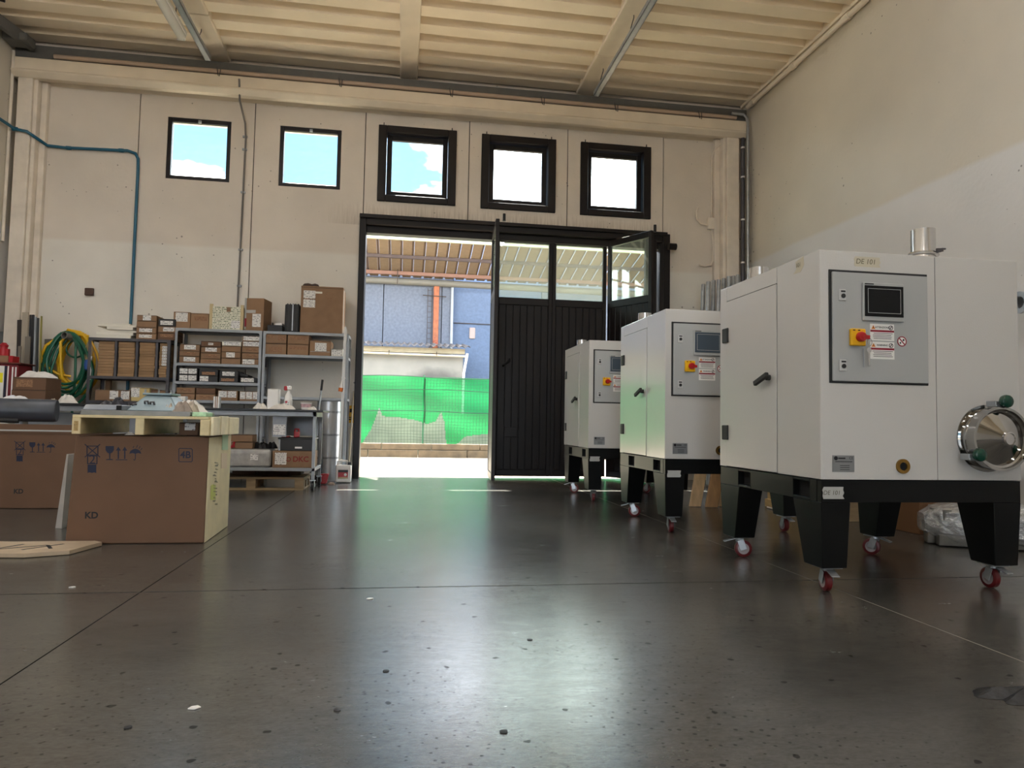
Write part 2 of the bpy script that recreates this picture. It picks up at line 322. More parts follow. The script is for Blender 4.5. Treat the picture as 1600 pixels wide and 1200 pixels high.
class G:
    def __init__(s): s.v = []; s.f = []; s.mi = []
    def add(s, vs, fs, m=0):
        k = len(s.v); s.v += [tuple(v) for v in vs]; s.f += [tuple(i+k for i in f) for f in fs]; s.mi += [m]*len(fs); return s
    def hexa(s, p, m=0):   # 4 bottom (ccw), 4 top
        return s.add(p, [(3, 2, 1, 0), (4, 5, 6, 7), (0, 1, 5, 4), (1, 2, 6, 5), (2, 3, 7, 6), (3, 0, 4, 7)], m)
    def box(s, x0, x1, y0, y1, z0, z1, m=0):
        x0, x1 = sorted((x0, x1)); y0, y1 = sorted((y0, y1)); z0, z1 = sorted((z0, z1))
        return s.hexa([(x0, y0, z0), (x1, y0, z0), (x1, y1, z0), (x0, y1, z0), (x0, y0, z1), (x1, y0, z1), (x1, y1, z1), (x0, y1, z1)], m)
    def bar(s, a, b, w, h, m=0, up=(0, 0, 1)):   # rectangular bar from a to b
        a = Vector(a); b = Vector(b); d = (b-a).normalized(); u = Vector(up)
        if abs(d.dot(u)) > .98: u = Vector((0, 1, 0))
        x = d.cross(u).normalized(); u = x.cross(d).normalized()
        q = [(-w/2, -h/2), (w/2, -h/2), (w/2, h/2), (-w/2, h/2)]
        return s.hexa([a+x*i+u*j for i, j in q]+[b+x*i+u*j for i, j in q], m)
    def cyl(s, a, b, r, r2=None, n=16, m=0, caps=True):
        a = Vector(a); b = Vector(b); r2 = r if r2 is None else r2; d = (b-a).normalized()
        x = d.orthogonal().normalized(); y = d.cross(x)
        ca = [(math.cos(2*math.pi*i/n), math.sin(2*math.pi*i/n)) for i in range(n)]
        vs = [a+x*c*r+y*e*r for c, e in ca]+[b+x*c*r2+y*e*r2 for c, e in ca]
        fs = [(i, (i+1) % n, n+(i+1) % n, n+i) for i in range(n)]
        if caps: fs += [tuple(range(n-1, -1, -1)), tuple(range(n, 2*n))]
        return s.add(vs, fs, m)
    def tube(s, pts, r, n=8, m=0, closed=False):
        pts = [Vector(p) for p in pts]; k = len(pts); vs = []; x = None
        for i, p in enumerate(pts):
            if closed: d = (pts[(i+1) % k]-pts[i-1]).normalized()
            else: d = (pts[min(i+1, k-1)]-pts[max(i-1, 0)]).normalized()
            x = d.orthogonal().normalized() if x is None else (x-d*x.dot(d)).normalized()
            y = d.cross(x)
            vs += [p+x*math.cos(2*math.pi*j/n)*r+y*math.sin(2*math.pi*j/n)*r for j in range(n)]
        fs = []
        for i in range(k if closed else k-1):
            a, b = i*n, ((i+1) % k)*n
            fs += [(a+j, a+(j+1) % n, b+(j+1) % n, b+j) for j in range(n)]
        if not closed: fs += [tuple(range(n-1, -1, -1)), tuple(range((k-1)*n, k*n))]
        return s.add(vs, fs, m)
    def lathe(s, prof, org, axis=(0, 0, 1), n=32, m=0):   # prof: (radius, height)
        o = Vector(org); d = Vector(axis).normalized(); x = d.orthogonal().normalized(); y = d.cross(x); vs = []
        for r, h in prof:
            vs += [o+d*h+x*math.cos(2*math.pi*j/n)*max(r, 1e-4)+y*math.sin(2*math.pi*j/n)*max(r, 1e-4) for j in range(n)]
        fs = []
        for i in range(len(prof)-1):
            fs += [(i*n+j, i*n+(j+1) % n, (i+1)*n+(j+1) % n, (i+1)*n+j) for j in range(n)]
        return s.add(vs, fs, m)
    def poly(s, pts, org, u, v, d, m=0):   # flat polygon in the plane org+u,v, thickened by vector d
        o = Vector(org); u = Vector(u); v = Vector(v); d = Vector(d); n = len(pts)
        vs = [o+u*a+v*b for a, b in pts]+[o+u*a+v*b+d for a, b in pts]
        return s.add(vs, [tuple(range(n-1, -1, -1)), tuple(range(n, 2*n))]+[(i, (i+1) % n, n+(i+1) % n, n+i) for i in range(n)], m)
    def build(s, name, mats, parent=None, bevel=0, smooth=False, world=True, seg=1):
        me = bpy.data.meshes.new(name)
        v = [Vector(p) for p in s.v]; loc = Vector((0, 0, 0))
        if world:
            if parent is not None: o0 = offs(parent); v = [p-o0 for p in v]
            else:
                loc = Vector(((min(p.x for p in v)+max(p.x for p in v))/2, (min(p.y for p in v)+max(p.y for p in v))/2, min(p.z for p in v)))
                v = [p-loc for p in v]
        me.from_pydata([tuple(p) for p in v], [], s.f)
        for m in (mats if isinstance(mats, (list, tuple)) else [mats]): me.materials.append(m)
        me.polygons.foreach_set('material_index', s.mi)
        bm = bmesh.new(); bm.from_mesh(me)
        bmesh.ops.recalc_face_normals(bm, faces=bm.faces)
        if bevel:
            ed = [e for e in bm.edges if len(e.link_faces) == 2 and e.calc_face_angle(0) > .6]
            bmesh.ops.bevel(bm, geom=ed, offset=bevel, segments=seg, affect='EDGES', profile=.6)
        bm.to_mesh(me); bm.free()
        if smooth:
            for p in me.polygons: p.use_smooth = True
            try: me.set_sharp_from_angle(angle=R(38))
            except Exception: pass
        o = bpy.data.objects.new(name, me); S.collection.objects.link(o)
        o.location = loc
        if parent is not None: o.parent = parent
        return o

def tag(o, label=None, cat=None, group=None, kind=None):
    if label: o['label'] = label
    if cat: o['category'] = cat
    if group: o['group'] = group
    if kind: o['kind'] = kind
    return o
def empty(name, loc=(0, 0, 0), label=None, cat=None, group=None, kind=None, parent=None):
    o = bpy.data.objects.new(name, None); S.collection.objects.link(o); o.location = loc; o.empty_display_size = .1
    if parent: o.parent = parent
    return tag(o, label, cat, group, kind)
def copy_tree(o, parent=None):
    c = o.copy(); S.collection.objects.link(c); c.parent = parent
    for ch in list(o.children): copy_tree(ch, c)
    return c
def text(name, s, size, org, u, v, m, parent, d=None, shear=0, align='CENTER', world=True, bold=0):
    """lettering as a thin mesh in the plane (u right, v up), standing d off it"""
    cu = bpy.data.curves.new(name, 'FONT'); cu.body = s; cu.size = size; cu.align_x = align; cu.align_y = 'CENTER'; cu.shear = shear
    cu.resolution_u = 3; cu.offset = bold*size
    ob = bpy.data.objects.new(name, cu); S.collection.objects.link(ob)
    dg = bpy.context.evaluated_depsgraph_get(); dg.update()
    me = bpy.data.meshes.new_from_object(ob.evaluated_get(dg)); bpy.data.objects.remove(ob)
    u = Vector(u); v = Vector(v); o = Vector(org); n = u.cross(v)
    g = G(); g.add([o+u*p.co.x+v*p.co.y+n*.0012 for p in me.vertices], [tuple(p.vertices) for p in me.polygons])
    bpy.data.meshes.remove(me)
    return g.build(name, m, parent, world=world)
UX, UZ, NY = (1, 0, 0), (0, 0, 1), (0, -1, 0)
ORD = ['lowest', 'second from bottom', 'third from bottom', 'fourth from bottom', 'fifth from bottom', 'sixth from bottom', 'seventh from bottom', 'eighth from bottom', 'ninth from bottom', 'tenth from bottom', 'eleventh from bottom', 'topmost']

# ================================================================ the room
YB, XR, XL, ZC, YR = 10.05, 5.1, -5.1, 5.72, -9.0      # back wall, right, left, ceiling, rear
# floor: concrete slabs with saw-cut joints on a dark base
fl = G().box(XL, XR, YR, YB+.25, -.2, -.012).build('floor', JOINT); tag(fl, kind='structure')
jx = [XL, -4.47, -1.15, 2.17, XR]; jy = [YR, -6.41, -3.11, 3.49, YB+.25]
for i in range(4):
    for j in range(4):
        G().box(jx[i]+.003, jx[i+1]-.003, jy[j]+.006, jy[j+1]-.006, -.012, 0).build('slab', FLOOR, fl)

G().box(2.1672, 2.1728, YR, YB, -.0119, -.001).build('joint_filler', mat('dusty_joint', (150, 144, 132), .9), fl)
# back wall: precast panels around the windows and the gate
wb = G().box(XL, -4.79, YB, YB+.25, 0, ZC+.3).box(4.8, XR, YB, YB+.25, 0, ZC+.3).box(-4.79, 4.8, YB+.01, YB+.25, 5.22, ZC+.3).build('wall_back', WALLB); tag(wb, kind='structure')
PJ = [-4.79, -3.6, -2.105, -.6, .88, 2.345, 3.83, 4.8]
WIN = {1: (-3.24, -2.415, 4.03, 4.885), 2: (-1.765, -.93, 4.03, 4.885), 3: (-.385, .665, 3.935, 4.975), 4: (1.09, 2.135, 3.925, 4.965), 5: (2.57, 3.60, 3.925, 4.965)}
HOLE = {1: 1, 2: 2, 3: 3, 4: 4, 5: 5}
for i in range(7):
    x0, x1 = PJ[i]+.006, PJ[i+1]-.006
    z0 = 3.66 if i in (3, 4, 5) else 0
    g = G()
    if i in HOLE:
        a, b, c, d = WIN[i]
        g.box(x0, a, YB, YB+.25, z0, 5.22).box(b, x1, YB, YB+.25, z0, 5.22).box(a, b, YB, YB+.25, z0, c).box(a, b, YB, YB+.25, d, 5.22)
    else: g.box(x0, x1, YB, YB+.25, z0, 5.22)
    g.build('panel', WALLB, wb)
g = G()
for x in PJ[1:-1]: g.box(x-.006, x+.006, YB+.02, YB+.2, 3.66 if .5 < x < 3 else 0, 5.22)
g.build('joint_filler', JOINT, wb)

# windows
for k, (a, b, c, d) in WIN.items():
    if k < 3:
        w = G(); t = .055
        w.box(a, a+t, YB+.01, YB+.07, c, d).box(b-t, b, YB+.01, YB+.07, c, d).box(a+t, b-t, YB+.01, YB+.07, c, c+t).box(a+t, b-t, YB+.01, YB+.07, d-t, d)
        w = w.build('window_%d' % k, DARKFR, bevel=.004); tag(w, kind='structure')
        G().box(a+t, b-t, YB+.035, YB+.04, c+t, d-t).build('pane', GLASS, w)
        G().box((a+b)/2-.02, (a+b)/2+.02, YB-.005, YB+.012, d-.055, d-.02).build('latch', GALV, w)
    else:
        t = .085; w = G()
        w.box(a-.03, a+t, YB-.03, YB+.22, c-.03, d+.03).box(b-t, b+.03, YB-.03, YB+.22, c-.03, d+.03).box(a+t, b-t, YB-.03, YB+.22, c-.03, c+t-.02).box(a+t, b-t, YB-.03, YB+.22, d-t+.02, d+.03)
        w = w.build('window_%d' % k, DARKFR, bevel=.006); tag(w, kind='structure')
        a2, b2, c2, d2 = a+t+.006, b-t-.006, c+t-.01, d-t+.01; q = .072
        s = G().box(a2, a2+q, YB+.07, YB+.13, c2, d2).box(b2-q, b2, YB+.07, YB+.13, c2, d2).box(a2+q, b2-q, YB+.07, YB+.13, c2, c2+q).box(a2+q, b2-q, YB+.07, YB+.13, d2-q, d2).build('sash', DARKFR, w, bevel=.005)
        G().box(a2+q, b2-q, YB+.095, YB+.1, c2+q, d2-q).build('pane', GLASS, s)
        for xx in (a+.04, b-.04): G().box(xx-.006, xx+.006, YB-.012, YB, d+.03, d+.07).build('bracket', DARKFR, w)

# right, left and rear walls
wr = G().box(XR, XR+.25, YR, YB+.25, -.2, ZC+.3).build('wall_right', WALLR); tag(wr, kind='structure')
wl = G().box(XL-.25, XL, YR, YB+.25, -.2, ZC+.3).build('wall_left', WALLR); tag(wl, kind='structure')
rz = 3.8   # height of an unseen rear opening, added to let daylight in
wq = G().box(XL, -3.6, YR-.25, YR, 0, ZC+.3).box(-.6, XR, YR-.25, YR, 0, ZC+.3).box(-3.6, -.6, YR-.25, YR, rz, ZC+.3).build('wall_rear', WALLR); tag(wq, kind='structure')

# ceiling: corrugated sheets between concrete beams
ce = G().box(XL, XR, YR-.25, YB+.25, ZC+.16, ZC+.3).build('ceiling', CEIL); tag(ce, kind='structure')
BX = [-2.595, -.012, 2.6]
bays = [(XL, BX[0]-.15), (BX[0]+.15, BX[1]-.125), (BX[1]+.125, BX[2]-.15), (BX[2]+.15, XR-.05)]
PITCH = .385
def sheet(x0, x1, y1, n):   # n ribs going towards the camera from y1
    prof = []
    for k in range(n):
        y = y1-k*PITCH
        prof += [(y, ZC+.02), (y-.215, ZC+.02), (y-.265, ZC+.115), (y-.335, ZC+.115)]
    prof.append((y1-n*PITCH, ZC+.02))
    g = G(); vs = [(x0, y, z) for y, z in prof]+[(x1, y, z) for y, z in prof]; k = len(prof)
    g.add(vs, [(i, i+1, k+i+1, k+i) for i in range(k-1)])
    vs2 = [(x, y, z+.012) for x, y, z in vs]; g.add(vs2, [(i, k+i, k+i+1, i+1) for i in range(k-1)])
    return g
for x0, x1 in bays:
    y = 10.0; q = 0
    while y > YR+.6:
        n = 4 if y > YR+1.7 else 2
        sheet(x0, x1, y, n).build('roof_sheet', CEIL, ce); y -= n*PITCH+.004
for i, x in enumerate(BX):
    w = .15 if i != 1 else .125
    yb = 10.02
    segs = [(8.87, yb), (YR, 8.862)] if i != 1 else [(YR, yb)]
    for ya, yc in segs: G().box(x-w, x+w, ya, yc, ZC-.02, ZC+.17).build('beam', BEAM, ce, bevel=.012)
tr = G().box(XR-.05, XR, YR, 10.0, ZC-.02, ZC+.15).build('trim_1', BEAM); tag(tr, kind='structure')

# ring beam, gutter and pipe along the top of the back wall
def ext_x(prof, x0, x1):   # extrude a (y,z) profile along X
    k = len(prof); g = G()
    g.add([(x0, y, z) for y, z in prof]+[(x1, y, z) for y, z in prof], [tuple(range(k)), tuple(range(2*k-1, k-1, -1))]+[(i, (i+1) % k, k+(i+1) % k, k+i) for i in range(k)])
    return g
t2 = ext_x([(9.82, 5.43), (9.82, 5.275), (9.765, 5.245), (9.765, 5.225), (9.83, 5.165), (9.92, 5.165), (9.92, 5.43)], XL+.02, XR-.02).build('trim_2', BEAM, bevel=.006); tag(t2, kind='structure')
t3 = ext_x([(9.92, 5.45), (9.92, 5.25), (10.05, 5.17), (10.05, 5.45)], XL+.02, XR-.02).build('trim_3', BEAM); tag(t3, kind='structure')
t4 = ext_x([(9.86, 5.62), (9.86, 5.45), (10.05, 5.45), (10.05, 5.62)], XL+.02, XR-.02).build('trim_4', STEELD); tag(t4, kind='structure')

# corner pillars
def pillar(n, xs):
    a, b, c, d = xs
    g = G().box(a, b, 9.84, YB, 0, 5.19).box(b, c, 9.875, YB, 0, 5.19).box(c, d, 9.97, YB, 0, 5.19)
    o = g.build(n, PILLAR, bevel=.012, seg=2); tag(o, kind='structure')
pillar('trim_5', (-5.02, -4.845, -4.795, -4.72)); pillar('trim_6', (4.955, 4.76, 4.71, 4.62))

# ---------------------------------------------------------------- folding gate
dr = G()
fx0, fx1, fz = -.64, 3.86, 3.66
dr.box(fx0, fx0+.09, 9.99, 10.3, 0, fz).box(fx1-.06, fx1+.05, 9.95, 10.3, 0, fz)
dr.box(fx0+.09, fx1-.06, 9.97, 10.3, fz-.11, fz).box(fx0+.09, fx1-.06, 10.06, 10.22, fz-.21, fz-.11)
door = dr.build('door_1', BROWN, bevel=.006); tag(door, kind='structure')
G().box(fx0+.0, fx1, 9.925, 9.968, fz-.03, fz+.02).build('lintel_rail', BROWN, door, bevel=.004)
def leaf(a, b, zt, thick=.05, nb=7, flush=0):
    """a, b: floor points of the hinge and free edges; boards below, pane above"""
    a = Vector((a[0], a[1], 0)); b = Vector((b[0], b[1], 0)); u = (b-a); w = u.length; u.normalize(); n = Vector((-u.y, u.x, 0))
    def bx(g, s0, s1, z0, z1, t0, t1):
        pts = [a+u*s0+n*t0, a+u*s1+n*t0, a+u*s1+n*t1, a+u*s0+n*t1]
        return g.hexa([p+Vector((0, 0, z0)) for p in pts]+[p+Vector((0, 0, z1)) for p in pts])
    h = thick/2; e = .055
    g = G(); bx(g, 0, e, .035, zt, -h, h); bx(g, w-e, w, .035, zt, -h, h); bx(g, e, w-e, .035, .13, -h, h); bx(g, e, w-e, zt-.09, zt, -h, h); bx(g, e, w-e, 2.52, 2.625, -h, h)
    f = g.build('leaf', BROWN, door, bevel=.004)
    bw = (w-2*e)/nb
    for i in range(nb):
        g = G(); bx(g, e+i*bw+.003, e+(i+1)*bw-.003, .13, 2.52, -h+.008, h-.008); g.build('board', BROWN, f, bevel=.005)
    g = G(); bx(g, e, w-e, .13, 2.52, -.004, .004); g.build('backing', BROWN, f)
    g = G(); bx(g, e, w-e, 2.625, zt-.09, -.004, .004); g.build('pane', DGLASS, f)
    return f
l2 = leaf((1.31, 10.12), (2.151, 10.12), 3.53)
l3 = leaf((2.153, 10.12), (2.975, 10.12), 3.53)
l1 = leaf((1.27, 10.12), (1.215, 9.26), 3.53)
l4 = leaf((3.005, 10.09), (3.42, 9.36), 3.53)
# handle, bolts and roller guides
g = G().box(1.47, 1.66, 10.06, 10.09, .60, .74).build('kick_plate', BROWN, l2, bevel=.004)
G().tube([(1.44, 10.09, 1.62), (1.44, 10.04, 1.63), (1.53, 10.03, 1.70), (1.53, 10.06, 1.72)], .014).build('pull_handle', BROWN, l2, smooth=True)
for (x, y) in ((1.30, 9.26), (3.44, 9.33)): G().cyl((x, y, 3.50), (x, y, 3.60), .02, n=10).build('roller_pin', BROWN, door, smooth=True)
for i in range(3): G().box(3.50+i*.1, 3.56+i*.1, 9.86-.02*i, 9.94-.02*i, 0.05, 3.6-.06*i).build('folded_post', BROWN, door, bevel=.004)
G().cyl((3.86, 9.9, 3.46), (3.98, 9.9, 3.46), .05, n=12).build('track_wheel', BROWN, door, smooth=True)

# ================================================================ outside
gd = G().box(-30, 30, YB+.25, 40, -.3, -.01).build('ground_yard', EXTG); tag(gd, kind='structure')
gd2 = G().box(-30, 30, -40, YR, -.3, -.01).build('ground_rear', EXTG); tag(gd2, kind='structure')
ow = G().box(-30, XL-.25, YB, YB+.25, -.2, 6).box(XR+.25, 30, YB, YB+.25, -.2, 6).build('wall_outer', EXTW); tag(ow, kind='structure')
aw = G().box(-1.0, 4.3, YB+.255, 11.8, 3.99, 4.02)
for i in range(12): aw.box(-1.0+i*.46, -.95+i*.46, YB+.255, 11.8, 4.02, 4.05)
aw = aw.build('awning', CANOPY); tag(aw, 'thin sheet awning over the outside of the gate', 'awning')
for x in (-.9, 1.65, 4.2): G().bar((x, YB+.28, 3.57), (x, 11.6, 3.97), .04, .04).build('strut', CANRIB, aw)

# low curb wall of worn blocks carrying the net fence
cw = empty('curb_wall', (0, 16.1, 0), kind='structure')
x = -9.0
while x < 14:
    w = random.choice((1.1, 1.4, 1.7))
    G().box(x+.006, x+w-.006, 15.98+random.uniform(-.01, .01), 16.2, -.02, .155).build('block', CURB, cw, bevel=.012)
    G().box(x+.3, x+w+.29, 16.0+random.uniform(-.01, .01), 16.2, .16, .30).build('block', CURB, cw, bevel=.012)
    x += w
# net fence
fen = empty('net_fence', (.5, 16.05, .3), 'green shade net fence with torn lower edge on the low curb wall', 'fence')
FX0, FX1, FZ0, FZ1 = -6.0, 9.0, .30, 1.80
def wob(x, z): return 16.03+.018*math.sin(x*5.1+z*3)+.014*math.sin(z*9+x*2)
def hole(x, z):
    h = z-FZ0
    def tear(x0, x1, pts):
        if not x0 < x < x1: return False
        t = (x-x0)/(x1-x0)
        for (a, ha), (b, hb) in zip(pts, pts[1:]):
            if a <= t <= b: return h < ha+(hb-ha)*(t-a)/(b-a)
        return False
    return tear(-.83, 1.03, [(0, 0), (.10, .3), (.19, .78), (.23, .60), (.42, .58), (.63, .52), (.76, .44), (.86, .50), (.93, .72), (.97, .5), (1, .0)]) or tear(1.26, 3.4, [(0, 0), (.1, .18), (.35, .25), (.6, .22), (1, .05)])
nx, nz = 640, 64; dx = (FX1-FX0)/nx; dz = (FZ1-FZ0)/nz
g = G(); g.v = [(FX0+i*dx, wob(FX0+i*dx, FZ0+j*dz), FZ0+j*dz) for j in range(nz+1) for i in range(nx+1)]
for j in range(nz):
    for i in range(nx):
        if not hole(FX0+(i+.5)*dx, FZ0+(j+.5)*dz):
            k = j*(nx+1)+i; g.f.append((k, k+1, k+nx+2, k+nx+1)); g.mi.append(0)
g.build('net', net_mat(), fen)
GCORD = mat('green_cord', (8, 44, 26), .7)
g = G()
for i in range(0, int((FX1-FX0)/.07)):
    x = FX0+i*.07; g.tube([(x+.006*math.sin(z*7), wob(x, z)-.008, z) for z in [FZ0+q*.25 for q in range(7)]], .0035, 4)
for j in range(1, 21):
    z = FZ0+j*.0715; g.tube([(x, wob(x, z)-.008, z+.012*math.sin(x*3.3+j)+.008*math.sin(x*7)) for x in [FX0+q*.25 for q in range(61)]], .0035, 4)
o = g.build('cord_grid', GCORD, fen); o['kind'] = 'stuff'
for j, (z, r) in enumerate(((1.50, .007), (1.02, .008), (1.795, .010))):
    G().tube([(x, wob(x, z)-.012, z+.02*math.sin(x*2.1+j)) for x in [FX0+q*.25 for q in range(61)]], r, 5).build('line_wire', GCORD, fen, smooth=True)
for x in (-4.5, -2.0, .5, 3.0, 5.5, 8.0): G().cyl((x, 16.08, .3), (x, 16.08, 1.84), .022, n=10).build('post', mat('fence_post', (24, 84, 52), .5), fen, smooth=True)
lw = G().box(-5, 9, 17.35, 17.5, -.02, 1.0).build('wall_low', mat('low_wall', (118, 124, 106), .85, var=.15, vscale=3)); tag(lw, kind='structure')

# low shed with corrugated roof
sd = empty('shed', (-1.2, 19, 0), 'low plastered shed with corrugated roof behind the green net fence', 'shed')
SHM = mat('shed_plaster_stained', (190, 182, 170), .85, var=.1, vscale=2.0, wear=((92, 86, 84), .60, .9))
G().box(-6, 1.62, 19, 20.7, 0, 2.55).build('wall', EXTSH, sd)
st = G().box(-.2, 1.6, 18.992, 19, 1.9, 2.1)
G().box(-6, 1.66, 18.93, 19.0, 2.62, 2.76).build('fascia', mat('shed_fascia', (150, 137, 112), .7, var=.12, vscale=6), sd)
g = G(); n = 300
xs = [-6.1+i*7.9/n for i in range(n+1)]
top = [(x, 18.78, 2.80+.028*math.sin(x*2*math.pi/.17)) for x in xs]; bk = [(x, 20.70, 3.06+.028*math.sin(x*2*math.pi/.17)) for x in xs]
g.add(top+bk, [(i, i+1, n+2+i, n+1+i) for i in range(n)])
g.add([(x, y, z+.012) for x, y, z in top+bk], [(i, n+1+i, n+2+i, i+1) for i in range(n)])
g.add(top+[(x, y, z+.012) for x, y, z in top], [(i, n+1+i, n+2+i, i+1) for i in range(n)])
g.build('roof', mat('fibre_cement', (96, 90, 88), .85, var=.2, vscale=10), sd)
g = G().cyl((-6, 18.9, 2.60), (1.72, 18.9, 2.56), .03, n=10).build('gutter_pipe', mat('beige_pipe', (206, 188, 160), .5), sd, smooth=True)
G().tube([(1.72, 18.88, 2.64), (1.70, 18.9, 2.5), (1.64, 18.95, 2.1), (1.62, 18.95, .2)], .035, 10).build('downpipe', WHITE, sd, smooth=True)
for x in (-4, -2.6, -.35, .9): G().box(x-.01, x+.01, 18.86, 18.94, 2.55, 2.66).build('bracket', CANRIB, sd)
# neighbouring hall
nb = empty('neighbour_hall', (0, 21, 0), 'tall blue-grey concrete hall behind the shed and net fence', 'building')
px = [-16, -12, -8, -4.2, -.59, 1.12, 1.45]
for a, b in zip(px, px[1:]): G().box(a+.012, b-.012, 21, 21.3, 0, 4.98).build('panel', EXTW, nb)
for a, b in zip(px, px[1:]): G().box(a+.0, b-.0, 21.02, 21.3, 4.98, 6.2).build('panel', EXTW, nb)
for a, b in ((1.47, 4.2), (4.2, 7.6), (7.6, 11), (11, 15)):
    for c, d in ((0, 1.9), (1.91, 3.77), (3.78, 6.2)): G().box(a+.01, b-.01, 21.25, 21.5, c, d).build('panel', EXTB if a < 4 else EXTW, nb)
G().box(-16, 15, 21.52, 21.6, 0, 6.2).build('backing', JOINT, nb); G().box(-16, 1.46, 21.31, 21.35, 0, 6.2).build('backing', JOINT, nb)
G().cyl((-16, 20.9, 4.93), (1.30, 20.9, 4.90), .10, n=12).cyl((1.30, 20.9, 4.9), (15, 20.9, 4.8), .10, n=12).build('eave_tube', mat('eave_grey', (112, 108, 98), .6), nb, smooth=True)
G().box(.87, 1.03, 20.88, 21, 2.3, 4.95).build('brick_pipe', TERRA, nb, bevel=.01)
g = G()
for x in (.70, .82): g.cyl((x, 20.93, 3.0), (x, 20.93, 4.75), .008, n=6)
for i in range(11): g.cyl((.70, 20.93, 3.08+i*.16), (.82, 20.93, 3.08+i*.16), .006, n=6)
g.build('ladder', CANRIB, nb)
G().cyl((.55, 20.88, 4.52), (1.24, 20.88, 4.50), .014, n=6).build('stay_bar', CANRIB, nb)
for s in (-1, 1): G().bar((.95+s*.12, 20.9, 3.05), (.95+s*.34, 20.75, 2.75), .02, .02).build('stay_bar', CANRIB, nb)
G().cyl((1.42, 20.95, 2.6), (1.42, 20.95, 4.85), .045, n=10).build('rain_pipe', mat('grey_pipe', (150, 154, 158), .5), nb, smooth=True)
G().box(1.98, 2.16, 21.2, 21.26, 3.32, 3.66).build('meter_box', mat('pinkish_box', (160, 142, 136), .6), nb, bevel=.03, seg=2)
G().cyl((1.5, 21.2, 3.78), (4, 21.2, 3.76), .012, n=6).build('cable', CANRIB, nb)

# canopy leaning down to the hall
cn = empty('canopy', (0, 18.7, 5.5), 'ribbed sheet canopy sloping down to the wall of the far hall', 'canopy')
def cz(y): return 5.60-(y-18.65)*.235
x0c, x1c, rp = -7.0, 13.0, .315
i = 0; x = x0c
while x < x1c:
    g = G(); a, b = x+.004, x+rp-.004
    g.hexa([(a, 18.65, cz(18.65)), (b-.06, 18.65, cz(18.65)), (b-.06, 20.99, cz(20.99)), (a, 20.99, cz(20.99)), (a, 18.65, cz(18.65)+.02), (b-.06, 18.65, cz(18.65)+.02), (b-.06, 20.99, cz(20.99)+.02), (a, 20.99, cz(20.99)+.02)])
    g.hexa([(b-.06, 18.65, cz(18.65)+.05), (b, 18.65, cz(18.65)+.05), (b, 20.99, cz(20.99)+.05), (b-.06, 20.99, cz(20.99)+.05), (b-.06, 18.65, cz(18.65)+.06), (b, 18.65, cz(18.65)+.06), (b, 20.99, cz(20.99)+.06), (b-.06, 20.99, cz(20.99)+.06)], 1)
    g.build('roof_sheet', [CANOPY, CANRIB], cn); x += rp
G().box(x0c, x1c, 18.58, 18.66, cz(18.65)-.05, cz(18.65)+.07).build('fascia', mat('pale_fascia', (160, 160, 128), .5), cn)
G().box(x0c, x1c, 19.55, 19.63, cz(19.6)-.09, cz(19.6)-.005).build('purlin', mat('purlin_dark', (70, 56, 52), .6), cn)
G().box(x0c, x1c, 20.55, 20.68, cz(20.6)-.11, cz(20.6)-.01).build('gutter', mat('copper_gutter', (126, 90, 72), .5), cn)
for x in (-6.5, -3.0, 6.2, 12.0): G().cyl((x, 18.8, cz(18.8)+.07), (x, 20.99, 6.1), .02, n=6).build('tie_rod', CANRIB, cn)
G().cyl((-.2, 20.5, 4.75), (-.2, 20.5, 5.35), .012, n=6).build('drop_rod', CANRIB, cn)

# ================================================================ ceiling services
def rail(name, label, x, y0, y1, z, w=.075, h=.06):
    t = empty(name, (x, (y0+y1)/2, z), label, 'cable rail')
    G().box(x-w/2, x+w/2, y0, y1, z, z+.006).box(x-w/2, x-w/2+.006, y0, y1, z, z+h).box(x+w/2-.006, x+w/2, y0, y1, z, z+h).build('channel', GALVD, t)
    y = y1-.35
    while y > y0:
        G().tube([(x-w/2, y, z+h), (x, y, z+.2), (x, y, ZC)], .006, 6).build('hanger', DSHELF, t); y -= 1.3
    return t
rail('cable_rail', 'grey lamp rail hung along the right ceiling beam', 2.63, -3, 9.55, 5.47)
rail('cable_rail', 'grey lamp rail hung beside the tube lamp under the left ceiling beam', -2.62, -3, 9.55, 5.47)
def tube_lamp(x, y0, label, glow, group=None):
    lf = empty('tube_lamp', (x, y0+.75, 5.42), label, 'lamp', group)
    G().box(x-.06, x+.06, y0, y0+1.55, 5.45, 5.52).build('housing', WHITE, lf, bevel=.01)
    G().lathe([(.055, 0), (.055, 1.5)], (x, y0+.03, 5.44), (0, 1, 0), 12).build('diffuser', glow, lf, smooth=True)
    for y in (y0+.02, y0+1.53): G().box(x-.05, x+.05, y-.015, y+.015, 5.39, 5.5).build('end_cap', WHITE, lf, bevel=.008)
    for y in (y0+.3, y0+1.3): G().cyl((x, y, 5.52), (x, y, ZC-.01), .006, n=6).build('hanger', DSHELF, lf)
    return lf
tube_lamp(-2.77, 7.4, 'unlit white fluorescent tube lamp hung beside the left ceiling beam', mat('lamp_diffuser', (214, 212, 206), .25))
FILL_LIT = mat('fill_tube', (255, 250, 240), .3)
FILL_LIT.node_tree.nodes['Principled BSDF'].inputs['Emission Color'].default_value = (1, .99, .99, 1)
FILL_LIT.node_tree.nodes['Principled BSDF'].inputs['Emission Strength'].default_value = FILL_LAMP
for y, nm_ in ((5.25, 'first'), (2.3, 'second'), (-1.4, 'third'), (-5.2, 'fourth')):  # glowing lamps out of view, added to fill the hall with light
    for x in ((-2.77, 2.45) if y < 5 else (-2.77,)): tube_lamp(x, y, 'lit tube lamp, %s of the %s row over the rear hall' % (nm_, 'left' if x < 0 else 'right'), FILL_LIT, 'unseen tube lamps added to light the hall')

